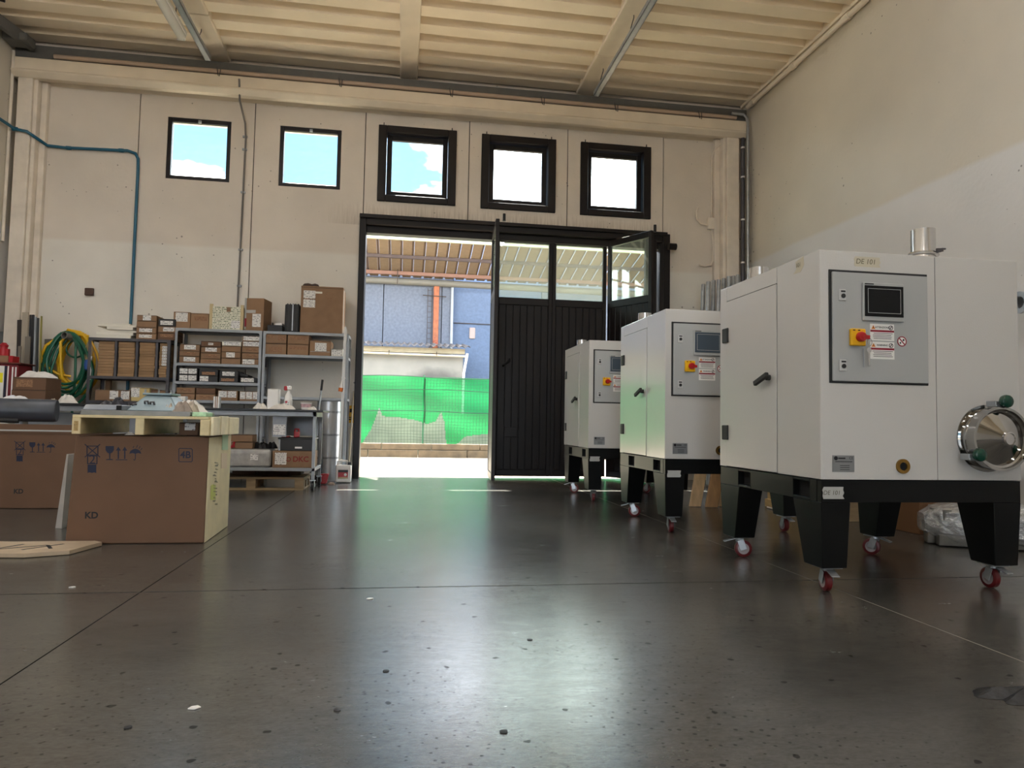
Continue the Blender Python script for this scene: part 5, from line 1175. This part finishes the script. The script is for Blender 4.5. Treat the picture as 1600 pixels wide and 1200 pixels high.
l_ = G().box(jx_-.062, jx_+.062, 9.257, 9.26, .055, .165).build('label', RED, jc); G().box(jx_-.062, jx_+.062, 9.255, 9.257, .135, .165).build('dark_band', BLACKB, l_); G().box(jx_-.058, jx_+.058, 9.255, 9.257, .055, .073).build('pale_band', CARDL, l_); G().lathe([(0, 0), (.018, 0), (.018, .002), (0, .002)], (jx_+.03, 9.257, .105), NY, 14).build('round_picture', WHITE, l_)
a, b2 = P(536, 528, 9.46), P(528, 722, 9.42)
tag(G().bar((P(530, 740, 9.43).x, 9.43, .01), (P(540, 512, 9.462).x, 9.462, 2.02), .035, .02).build('white_profile', mat('profile_white', (214, 214, 212), .4)), 'white profile leaning against the right end of the shelving', 'profile')
tag(G().cyl((P(542, 722, 9.6).x+.02, 9.62, .01), (-.655, 10.03, 1.2), .010, n=8).build('thin_rod', mat('rod_pale', (190, 176, 150), .5), smooth=True), 'thin pale rod leaning on the wall below the yellow notice', 'rod')
hb_ = empty('hanging_bottle', (P(527, 600, 9.46).x, 9.46, 1.08), 'white and orange bottle hanging on the right shelf post', 'bottle')
q = P(533, 606, 9.452)
G().lathe([(0, -.06), (.028, -.055), (.03, .02), (.014, .07), (.012, .10), (0, .10)], q, (.12, 0, 1), 16).build('bottle', WHITE, hb_, smooth=True); G().lathe([(.031, -.05), (.032, -.01), (.031, .0)], q, (.12, 0, 1), 16).build('orange_band', ORANGE, hb_, smooth=True)
G().tube([q+Vector((.01, 0, .09)), q+Vector((.0, 0, .14)), q+Vector((.03, .0, .17)), q+Vector((.05, .02, .12))], .005, 6).build('loop', WHITE, hb_, smooth=True)
sk = empty('wall_socket', (-.68, 10.03, 1.62), 'grey socket with cable on the wall right of shelving', 'socket')
q = P(541, 550, 10.03); G().box(q.x-.0, q.x+.07, 10.0, 10.05, q.z-.06, q.z+.06).build('box', GALVD, sk, bevel=.01); G().tube([(q.x+.03, 10.03, q.z-.06), (q.x+.01, 10.03, q.z-.3), (q.x+.0, 10.03, .3)], .009, 6).build('cable', GALVD, sk, smooth=True)

# ================================================================ big cartons
def mark_y(pts, Y, m, name, par, dd=.0012):
    """a printed shape given by picture points on the front plane at depth Y"""
    w = [P(a, b, Y) for a, b in pts]; n = len(w)
    return G().add(w+[p-Vector((0, dd, 0)) for p in w], [tuple(range(n-1, -1, -1)), tuple(range(n, 2*n))]+[(i, (i+1) % n, n+(i+1) % n, n+i) for i in range(n)]).build(name, m, par)
def line_y(pts, Y, w, m, name, par):
    g = G()
    for a, b in zip(pts, pts[1:]):
        p, q = P(a[0], a[1], Y), P(b[0], b[1], Y); p.y = q.y = Y-.0006; d = (q-p).normalized()*w*.5
        g.bar(p-d, q+d, .0012, w, up=(d.z, 0, -d.x) if False else (-d.z, 0, d.x))
    return g.build(name, m, par)
def symbols(ox, oy, k, Y, par, m=INK):
    """stacking limit, glass, arrows and umbrella; ox, oy, k place them in the picture"""
    def t(x, y): return (ox+x*k, oy+y*k)
    lw = .0052
    line_y([t(0, 0), t(17, 0), t(17, 14), t(0, 14), t(0, 0)], Y, lw, m, 'symbol_crate', par)
    line_y([t(-3, -2.5), t(20, 17)], Y, lw, m, 'symbol_cross', par); line_y([t(20, -2.5), t(-3, 17)], Y, lw, m, 'symbol_cross', par)
    line_y([t(1, 15.5), t(15.5, 15.5), t(15.5, 27.5), t(1, 27.5), t(1, 15.5)], Y, lw, m, 'symbol_frame', par)
    q = P(*t(8.3, 21.6), Y); text('symbol_two', '2', .078*k*Y/4.8, (q.x, Y, q.z), UX, UZ, m, par)
    mark_y([t(1, 29), t(14.5, 29), t(14.5, 42), t(11, 41), t(8, 42), t(4, 41), t(1, 42)], Y, m, 'symbol_block', par)
    mark_y([t(29, 0), t(42, 0), t(42, 6), t(39.5, 10), t(36.5, 11.5), t(36.3, 20), t(40.5, 20.5), t(40.5, 21.8), t(30, 21.8), t(30, 20.5), t(34.7, 20), t(34.5, 11.5), t(31.5, 10), t(29, 6)], Y, m, 'symbol_glass', par)
    for s in (49, 59): mark_y([t(s-1, 20), t(s-1, 7), t(s-3.8, 7), t(s, 1), t(s+3.8, 7), t(s+1, 7), t(s+1, 20)], Y, m, 'symbol_arrow', par)
    mark_y([t(45, 20.8), t(63, 20.8), t(63, 22), t(45, 22)], Y, m, 'symbol_arrow_base', par)
    mark_y([t(66, 12), t(68, 7.5), t(72, 5), t(75.5, 4), t(79, 5), t(83, 7.5), t(85, 12), t(80, 10.8), t(75.5, 12), t(71, 10.8)], Y, m, 'symbol_umbrella', par)
    line_y([t(75.5, 11.5), t(75.5, 20), t(74.5, 22), t(72.8, 21)], Y, lw*.8, m, 'symbol_umbrella_stick', par)
    for a, b in (((72, 2.5), (73, .5)), ((77.5, 2), (78.8, -1)), ((81.5, 3.5), (83, .8)), ((84, 6), (86, 3.5))): line_y([t(*a), t(*b)], Y, lw*.7, m, 'symbol_rain', par)
CY = 4.79
bc = empty('big_carton', (-1.62, 5.15, 0), 'big brown carton with blue handling symbols under the short pallet', 'carton')
xa, xb, yb_ = -2.015, -1.215, 5.53
g = G().hexa([(-2.03, CY, .002), (xb, CY-.0, .002), (xb-.03, yb_, .002), (-2.03, yb_, .002), (-2.0, CY, .672), (xb+.004, CY, .675), (xb-.03, yb_, .675), (-2.0, yb_, .672)])
g.build('body', CARDB, bc, bevel=.006)
symbols(136, 697, 1.0, CY, bc)
q = P(143, 805.5, CY); text('lettering', 'KD', .056, (q.x, CY, q.z), UX, UZ, INKB, bc, bold=.035)
q = P(290, 711, CY); text('lettering', '4B', .060, (q.x, CY, q.z), UX, UZ, INK, bc, bold=.03)
line_y([(279.5, 702), (281, 700.5), (299, 701), (300.5, 702.5), (300.5, 720), (299, 721.5), (281, 721.5), (279.5, 720), (279.5, 702)], CY, .005, INK, 'symbol_frame', bc)
# side made pale to paint in the gate light, with stickers and faint scribbles
xs = -1.2145
SIDE = mat('gate_lit_side', (232, 220, 182), .7, var=.10, vscale=7, bump=.15, bscale=14, spec=.3)
g = G().hexa([(xb-.001, CY+.01, .004), (xb+.003, CY+.01, .004), (xb-.026, yb_, .004), (xb-.030, yb_, .004), (xb+.002, CY+.01, .670), (xb+.006, CY+.01, .670), (xb-.026, yb_, .672), (xb-.030, yb_, .672)]).build('lit_side', SIDE, bc)
def side(px, py):
    for it in range(1): pass
    x = -1.222; p = PX(px, py, x); return Vector((xb+.006-.030*(p.y-CY)/(yb_-CY), p.y, p.z))
def side_poly(pts, m, name, par, off=.0015):
    w = [side(a, b) for a, b in pts]; n = len(w); e = Vector((off, 0, 0))
    return G().add([p+e*.2 for p in w]+[p+e for p in w], [tuple(range(n-1, -1, -1)), tuple(range(n, 2*n))]+[(i, (i+1) % n, n+(i+1) % n, n+i) for i in range(n)]).build(name, m, par)
side_poly([(348, 679), (359, 679), (358.5, 703), (347.5, 703)], mat('mint_paper', (168, 206, 170), .6), 'mint_sticker', bc)
side_poly([(346.5, 708), (357, 708), (356.5, 732), (346, 732)], mat('pink_paper', (226, 206, 176), .6), 'pink_sticker', bc)
side_poly([(327, 759), (331, 756.5), (336, 758), (335.5, 781), (326.5, 781)], mat('yellow_paper', (204, 212, 110), .6), 'yellow_sticker', bc)
SCR = mat('pencil', (140, 134, 104), .7)
rr = random.Random(5)
for i in range(14):
    y0 = 722+i*5; x0 = 333+rr.uniform(-2, 3)
    side_poly([(x0, y0), (x0+rr.uniform(2, 7), y0+rr.uniform(-2, 2)), (x0+rr.uniform(2, 7), y0+2.2), (x0, y0+1.6)], SCR, 'scribble', bc)
# flap on the front floor edge
# short pallet on top of it
sp = empty('short_pallet', (-1.55, 5.1, .68), 'short wooden pallet with three stringers on the big carton', 'pallet')
PY0, PY1, PZ0, PZ1 = 4.70, 5.50, .684, .785
strx = [(P(112, 665, PY0).x, P(125.5, 665, PY0).x), (P(211, 665, PY0).x, P(225, 665, PY0).x), (P(312.5, 665, PY0).x, P(327.5, 665, PY0).x)]
for a, b2 in strx: G().box(a, b2, PY0, PY1, PZ0, PZ1).build('stringer', WOODO, sp, bevel=.003)
for i in range(5): 
    y = PY0+.003+i*.17; G().box(strx[0][0]+.02*(i % 2), strx[2][1]-.01, y, y+.115, PZ1+.0005, PZ1+.018).build('deck_board', WOODO, sp, bevel=.002)
px_side = P(327.5, 665, PY0).x
for i, (y, w, z1) in enumerate(((PY0+.02, .18, .12), (PY0+.22, .2, .126), (PY0+.44, .30, .118))): G().box(px_side+.0005, px_side+.018, y, y+w, PZ0+.0, PZ0+z1).build('side_board', mat('lit_board', (236, 226, 192), .65, var=.12, vscale=9, bump=.3, bscale=16), sp, bevel=.004)  # boards lightened, gate light painted into their colour
G().box(strx[0][0]+.012, strx[0][1]-.012, PY0-.001, PY0, PZ0+.02, PZ0+.08).build('stamp', mat('stamp_ink', (168, 140, 90), .7, var=.4, vscale=80), sp)
# carton lying inside the pallet opening
o = carton('cardboard_box', 'flat brown carton with label lying inside the short pallet', 'box', P(280, 665, 4.95).x, P(311, 665, 4.95).x-.005, 4.95, .3, .6795, .085, CARDB, None, (.3, .85, .4, .95))
o = crumple('white_part', WHITE, (P(199, 673, 4.8).x, 4.85, .6795), .03, .03, .018, 70); tag(o, 'small white part between the stringers of the short pallet', 'part')
# things on the pallet
DZ = PZ1+.0185
ma = empty('metal_tray', (-1.5, 5.0, DZ), 'grey folded sheet metal tray lying on the short pallet', 'tray')
mx0, mx1 = P(128, 640, 4.78).x, P(299, 640, 4.78).x
G().box(mx0, mx1, 4.76, 5.35, DZ, DZ+.03).build('tray', mat('sheet_grey', (124, 124, 122), .45, .4, var=.15, vscale=14), ma, bevel=.002)
G().hexa([(mx0, 4.78, DZ+.0305), (P(190, 640, 4.8).x, 4.78, DZ+.0305), (P(190, 640, 4.8).x, 5.05, DZ+.0305), (mx0, 5.05, DZ+.0305), (mx0+.015, 4.79, DZ+.065), (P(190, 640, 4.8).x, 4.79, DZ+.065), (P(190, 640, 4.8).x, 5.04, DZ+.065), (mx0+.015, 5.04, DZ+.065)]).build('cover', GREYP, ma, bevel=.004)
G().box(P(182, 640, 4.78).x, P(190, 640, 4.78).x, 4.775, 4.78, DZ+.033, DZ+.062).build('black_slot', SLOT, ma)
fanr = empty('fan_housing', (-1.35, 5.0, DZ+.03), 'blue-grey flared fan housing lying on the metal tray', 'fan')
def fp_(px, z, y): return (P(px, 630, 4.95).x, y, DZ+z)
g = G().hexa([fp_(209, .0312, 4.82), fp_(288, .0312, 4.82), fp_(288, .0312, 5.2), fp_(209, .0312, 5.2), fp_(229, .135, 4.93), fp_(267, .135, 4.93), fp_(267, .135, 5.1), fp_(229, .135, 5.1)])
g.build('flared_hood', BLUEGREY, fanr, bevel=.006); 
G().box(fp_(225, 0, 0)[0], fp_(270, 0, 0)[0], 4.915, 5.115, DZ+.1355, DZ+.150).build('neck_flange', BLUEGREY, fanr, bevel=.003)
for p in (228, 249, 268): G().cyl(fp_(p, .150, 4.93), fp_(p, .172, 4.93), .006, n=8).build('bolt', GALV, fanr)
for p, z in ((236, .085), (245, .080), (218, .065)): 
    q = fp_(p, z, 4.86); G().tube([(q[0]-.012, 4.875, q[2]-.012), (q[0]-.008, 4.855, q[2]+.008), (q[0]+.01, 4.86, q[2]+.01), (q[0]+.014, 4.865, q[2]-.01)], .006, 6).build('clip', DSHELF, fanr)
for i, (p, r, h) in enumerate(((170, .05, .035), (184, .055, .06), (194, .04, .07), (203, .035, .04))):
    c = P(p, 640, 5.15); o = crumple('black_cable_heap', mat('dark_blue_black', (26, 28, 38), .4, var=.3, vscale=30), (c.x, 5.15, DZ+.066 if p < 188 else DZ+.031), r, .05, h, 80+i, n=18); tag(o, '%s of four dark cable tangles behind the tray cover' % ('first', 'second', 'third', 'fourth')[i], 'cable')
for i, (p, y, rx, ry, h, m, lab) in enumerate(((268, 4.88, .05, .05, .055, CLOTHB, 'beige rag on the tray right of the fan housing'), (285, 4.86, .06, .05, .07, mat('taupe_cloth', (150, 136, 124), .8, var=.15, vscale=20, bump=.5), 'taupe cloth heap on the right of the metal tray'), (297, 5.0, .10, .06, .085, CLOTHW, 'white cloth behind the taupe heap on the tray'), (312, 4.9, .045, .05, .075, CLOTHB, 'beige rolled rag at the right end of metal tray'))):
    c = P(p, 640, y); zz = DZ+.031 if c.x+rx < mx1+.1 and i < 3 else DZ+.031
    if i == 3: c.x = mx1-.03
    o = crumple('cloth', m, (c.x, y, zz), rx, ry, h, 90+i); tag(o, lab, 'cloth')
o = G().box(P(299.5, 645, 4.74).x, P(322, 645, 4.74).x, 4.75, 4.90, DZ+.001, DZ+.03).build('mint_packet', mat('mint_packet', (166, 206, 172), .5, var=.2, vscale=40), bevel=.004); tag(o, 'mint green packet at the right end of the short pallet', 'packet')

# left carton behind, roll and board
LY = 6.60
b2c = empty('big_carton', (-3.1, 7.0, 0), 'big brown carton at the left edge behind the pallet-topped one', 'carton')
G().box(-3.75, -2.735, LY, 7.35, .002, .705).build('body', CARDB, b2c, bevel=.006)
G().hexa([(-3.76, LY-.008, .64), (-2.73, LY-.008, .64), (-2.73, LY-.002, .64), (-3.76, LY-.002, .64), (-3.76, LY-.004, .715), (-2.73, LY-.004, .715), (-2.73, LY, .715), (-3.76, LY, .715)]).build('flap', CARDB, b2c)
G().box(-3.6, -2.74, LY-.0105, LY-.0085, .655, .668).build('tape_strip', TAPEG, b2c)
symbols(25, 691, .72, LY, b2c)
q = P(29, 768, LY); text('lettering', 'KD', .054, (q.x, LY, q.z), UX, UZ, INKB, b2c, bold=.035)
rl = empty('rubber_roll', (-3.3, 6.9, .72), 'dark rubber sheet roll with one flared end on the left carton', 'roll')
a, b2 = P(18, 668, 6.85), P(88, 668, 6.95)
rc = .115
spiral = []
G().lathe([(0, 0), (.02, 0), (.095, -.0), (.102, .02), (.102, .40), (.104, .50), (.112, .60), (.108, .60), (.100, .50)], Vector((b2.x, 6.95, .722+.113)), Vector((a.x-b2.x-.05, -.08, .0)), 28).build('roll', mat('rubber_roll', (62, 66, 74), .42, var=.25, vscale=6), rl, smooth=True)
q = P(10, 680, 6.8); G().tube([(q.x-.35, 6.70, .745), (q.x-.1, 6.68, .75), (q.x+.06, 6.69, .742), (q.x+.14, 6.70, .740)], .02, 8).build('curled_edge', RUBBER, rl, smooth=True)
o = G().hexa([(-2.385, 5.47, .001), (-2.335, 5.45, .001), (-2.325, 5.9, .001), (-2.375, 5.9, .001), (-2.345, 5.49, .52), (-2.325, 5.47, .52), (-2.315, 5.9, .52), (-2.335, 5.9, .52)]).build('foam_board', mat('grey_board', (176, 170, 162), .7, var=.08)); tag(o, 'grey board standing on edge between the two big cartons', 'board')
# flat cardboard on the floor
pts = [P_ for P_ in [(-2.75, 4.30), (-2.20, 4.36), (-2.05, 4.345), (-1.85, 4.43), (-1.79, 4.72), (-1.85, 4.77), (-2.3, 4.76), (-2.8, 4.82)]]
o = G().poly(pts, (0, 0, .004), (1, 0, 0), (0, 1, 0), (0, 0, .022)).build('cardboard_sheet', mat('floor_card', (176, 158, 134), .8, var=.12, vscale=6, bump=.2)); tag(o, 'torn flat cardboard sheet on the floor in front of the cartons', 'cardboard')
mk = G()
for a, b2 in (((-2.25, 4.5), (-2.05, 4.62)), ((-2.05, 4.62), (-1.98, 4.5)), ((-2.3, 4.45), (-2.2, 4.66)), ((-1.98, 4.66), (-2.12, 4.47))): mk.bar((a[0], a[1], .0262), (b2[0], b2[1], .0262), .02, .0008)
mk.build('printed_marks', INKB, o)
# small litter on the floor
for i, (p, q, s, c, d) in enumerate(((578, 936, .016, WHITE, 'white paper scrap on the floor right of the light streak'), (304, 1107, .016, WHITE, 'white paper scrap on the floor in the lower left'), (113, 918, .014, WHITE, 'white paper scrap on the floor below the cardboard sheet'), (1227, 822, .03, WHITE, 'white paper scrap under the nearest machine'))):
    w = PZ(p, q); g = G().poly([(-s, -s*.4), (s*.2, -s*.7), (s, .1*s), (.3*s, s*.8), (-.6*s, .5*s)], (w.x, w.y, .001), (1, 0, 0), (0, 1, 0), (0, 0, .003))
    tag(g.build('paper_scrap', c), d, 'scrap')
for i, (p, q, s, d) in enumerate(((527, 1110, .010, 'dark flat disc on the floor near the lower middle'), (787, 1144, .011, 'dark flat disc on the floor at the bottom middle'), (828, 1000, .010, 'small dark shard on the floor in the middle'), (200, 1137, .010, 'dark flat disc on the floor at the lower left'), (603, 1049, .010, 'dark splinter on the floor beside the bright reflection'))):
    w = PZ(p, q); tag(G().lathe([(0, .003), (s, .002), (s, 0)], (w.x, w.y, .0006), (0, 0, 1), 10).build('floor_debris', BLACKB), d, 'debris')

# ================================================================ behind the machines
# steel tubes leaning in the right corner
for i, (p, py, dx_, r) in enumerate(((1099, 446, .14, .028), (1107, 442, .14, .03), (1115, 440, .14, .032), (1123, 439, .14, .03), (1131, 437, .14, .031), (1139, 434, .14, .032), (1146, 433, .14, .03), (1153, 431, .14, .028))):
    Y = 9.60-.09*(i % 2); a = P(p, py, Y); bt = Vector((a.x-.18-dx_, Y-.55, .002))
    d = (a-bt).normalized()
    tag(G().lathe([(r-.004, 0), (r, 0), (r, (a-bt).length), (r-.004, (a-bt).length), (r-.004, 0)], bt+Vector((0, 0, r*.4)), d, 16).build('steel_tube', GALV, smooth=True), '%s of the eight galvanised tubes leaning in the right corner' % ('first from left', 'second from left', 'third from left', 'fourth from left', 'fourth from right', 'third from right', 'second from right', 'rightmost')[i], 'tube', 'galvanised tubes leaning in the right corner')
# boards leaning behind the middle machine
for i, (x0, y0, w, lean, c, d) in enumerate(((2.86, 6.72, .11, .17, (206, 178, 140), 'pale'), (3.00, 6.66, .12, .18, (178, 142, 100), 'knotty brown'), (3.17, 6.72, .09, .16, (196, 168, 132), 'rounded'), (3.34, 6.72, .10, .14, (170, 138, 100), 'darker'))):
    o = G().hexa([(x0, y0, .003), (x0+w, y0-.02, .003), (x0+w, y0+.01, .003), (x0, y0+.03, .003), (x0+lean, y0+.13, .62), (x0+w+lean, y0+.11, .62), (x0+w+lean, y0+.14, .62), (x0+lean, y0+.16, .62)]).build('wooden_board', mat('board_%d' % i, c, .6, var=.15, vscale=5, stretch=(6, 6, 1)), bevel=.004)
    tag(o, '%s wooden board leaning behind the middle machine' % d, 'board', 'wooden boards behind the middle machine')
# slatted crate side standing behind the nearest machine
cs = empty('slatted_crate', (3.75, 6.2, 0), 'wooden slatted crate standing on the floor behind the nearest machine', 'crate')
ya, yb2 = 5.62, 6.75
for i in range(9):
    y = ya+(yb2-ya)*i/9; G().box(3.70, 3.72, y+.004, y+.118, .06, .82).build('slat', WOOD, cs, bevel=.002)
for z in (.0, .74): G().box(3.675, 3.699, ya, yb2, z+.002, z+.08).build('rail', WOOD, cs, bevel=.002)
G().box(3.721, 4.35, ya, ya+.02, .002, .82).build('end_panel', WOODP, cs); G().box(3.721, 4.35, yb2-.02, yb2, .002, .82).build('end_panel', WOODP, cs); G().box(4.33, 4.35, ya+.02, yb2-.02, .002, .82).build('back_panel', WOODP, cs)
G().bar((3.66, 6.25, .03), (3.66, 6.45, .35), .02, .06, up=(1, 0, 0)).build('brace', WOOD, cs)
a = [(3.62, 6.6, .01), (3.60, 6.3, .012), (3.63, 6.05, .01), (3.60, 5.8, .012), (3.64, 5.5, .01)]
tag(G().tube(a, .009, 6).build('rope', CLOTHW, smooth=True), 'pale rope lying on the floor before the slatted crate', 'rope')
carton('cardboard_box', 'large brown carton on the floor near the right wall', 'box', 3.95, 4.60, 4.92, .65, .002, .75, mat('brown_box_dark', (120, 84, 54), .7, var=.08, vscale=4), None)
# film-wrapped bundle of profiles
fb = empty('wrapped_bundle', (4.3, 4.6, 0), 'bundle of grey profiles wrapped in clear film under the nearest machine', 'bundle')
def film():
    m = bpy.data.materials.new('clear_film'); m.use_nodes = True; t = m.node_tree; n = t.nodes; l = t.links; n.remove(n['Principled BSDF'])
    a = n.new('ShaderNodeBsdfTransparent'); a.inputs[0].default_value = (.9, .9, .9, 1); g = n.new('ShaderNodeBsdfGlossy'); g.inputs['Roughness'].default_value = .12
    d = n.new('ShaderNodeBsdfDiffuse'); d.inputs[0].default_value = (.75, .75, .74, 1)
    z = n.new('ShaderNodeTexNoise'); z.inputs['Scale'].default_value = 13; z.inputs['Detail'].default_value = 6; c = n.new('ShaderNodeTexCoord'); l.new(c.outputs['Object'], z.inputs['Vector'])
    k = n.new('ShaderNodeBump'); k.inputs['Strength'].default_value = .9; k.inputs['Distance'].default_value = .05; l.new(z.outputs['Fac'], k.inputs['Height']); l.new(k.outputs[0], g.inputs['Normal'])
    x = n.new('ShaderNodeMixShader'); x.inputs[0].default_value = .45; l.new(a.outputs[0], x.inputs[1]); l.new(g.outputs[0], x.inputs[2])
    y = n.new('ShaderNodeMixShader'); y.inputs[0].default_value = .22; l.new(x.outputs[0], y.inputs[1]); l.new(d.outputs[0], y.inputs[2]); l.new(y.outputs[0], n['Material Output'].inputs[0]); return m
FILM = film()
rr = random.Random(12)
# the bundle runs from the near right to the far left
ax, ay = Vector((3.72, 4.62, 0)), Vector((4.9, 4.05, 0)); dv = (ay-ax).normalized(); nv = Vector((-dv.y, dv.x, 0))
for i in range(4):
    for j in range(3):
        s = nv*(-.15+i*.10)+Vector((0, 0, .045+j*.085)); e = rr.uniform(-.06, .08)
        G().bar(ax+s+dv*(.06+e), ay+s, .085, .075).build('profile', mat('bundle_grey', (92, 88, 80), .5, .3, var=.2, rand=.25), fb, bevel=.004)
g = G(); nr = 26; rings = 16; vs = []
for k in range(rings):
    t = k/(rings-1); c = ax+(ay-ax)*t+nv*.0+Vector((0, 0, .148)); e = 1-.55*max(0, (.10-t)/.10)
    for j in range(nr):
        a = 2*math.pi*j/nr; q = 1+.06*rr.uniform(-1, 1)
        sx = .235*math.copysign(abs(math.cos(a))**.6, math.cos(a))*e*q; sz = .142*math.copysign(abs(math.sin(a))**.6, math.sin(a))*e*q
        p = c+nv*sx+Vector((0, 0, sz)); p.z = max(p.z, .002); vs.append(p)
fs = [(k*nr+j, k*nr+(j+1) % nr, (k+1)*nr+(j+1) % nr, (k+1)*nr+j) for k in range(rings-1) for j in range(nr)]+[tuple(range(nr))]
g.add(vs, fs); g.build('film_wrap', FILM, fb)
# pipe flange seen past the nearest machine
wf = empty('wall_pipe', (5.0, 4.9, 1.5), 'short metal pipe stub on the right wall behind nearest machine', 'pipe')
q = PX(1600, 473, 4.98); G().lathe([(.05, 0), (.09, .0), (.09, .02), (.05, .03), (.05, .16)], (4.93, q.y, q.z), (1, 0, 0), 20).build('flange', GALV, wf, smooth=True)
# crumpled dark film at the lower right
o = crumple('dark_film', mat('dark_film', (26, 26, 27), .45, var=.4, vscale=30, bump=.8, bscale=24), (1.93, 1.915, .001), .20, .07, .035, 101, n=30); tag(o, 'crumpled dark plastic film on the floor at the lower right', 'film')
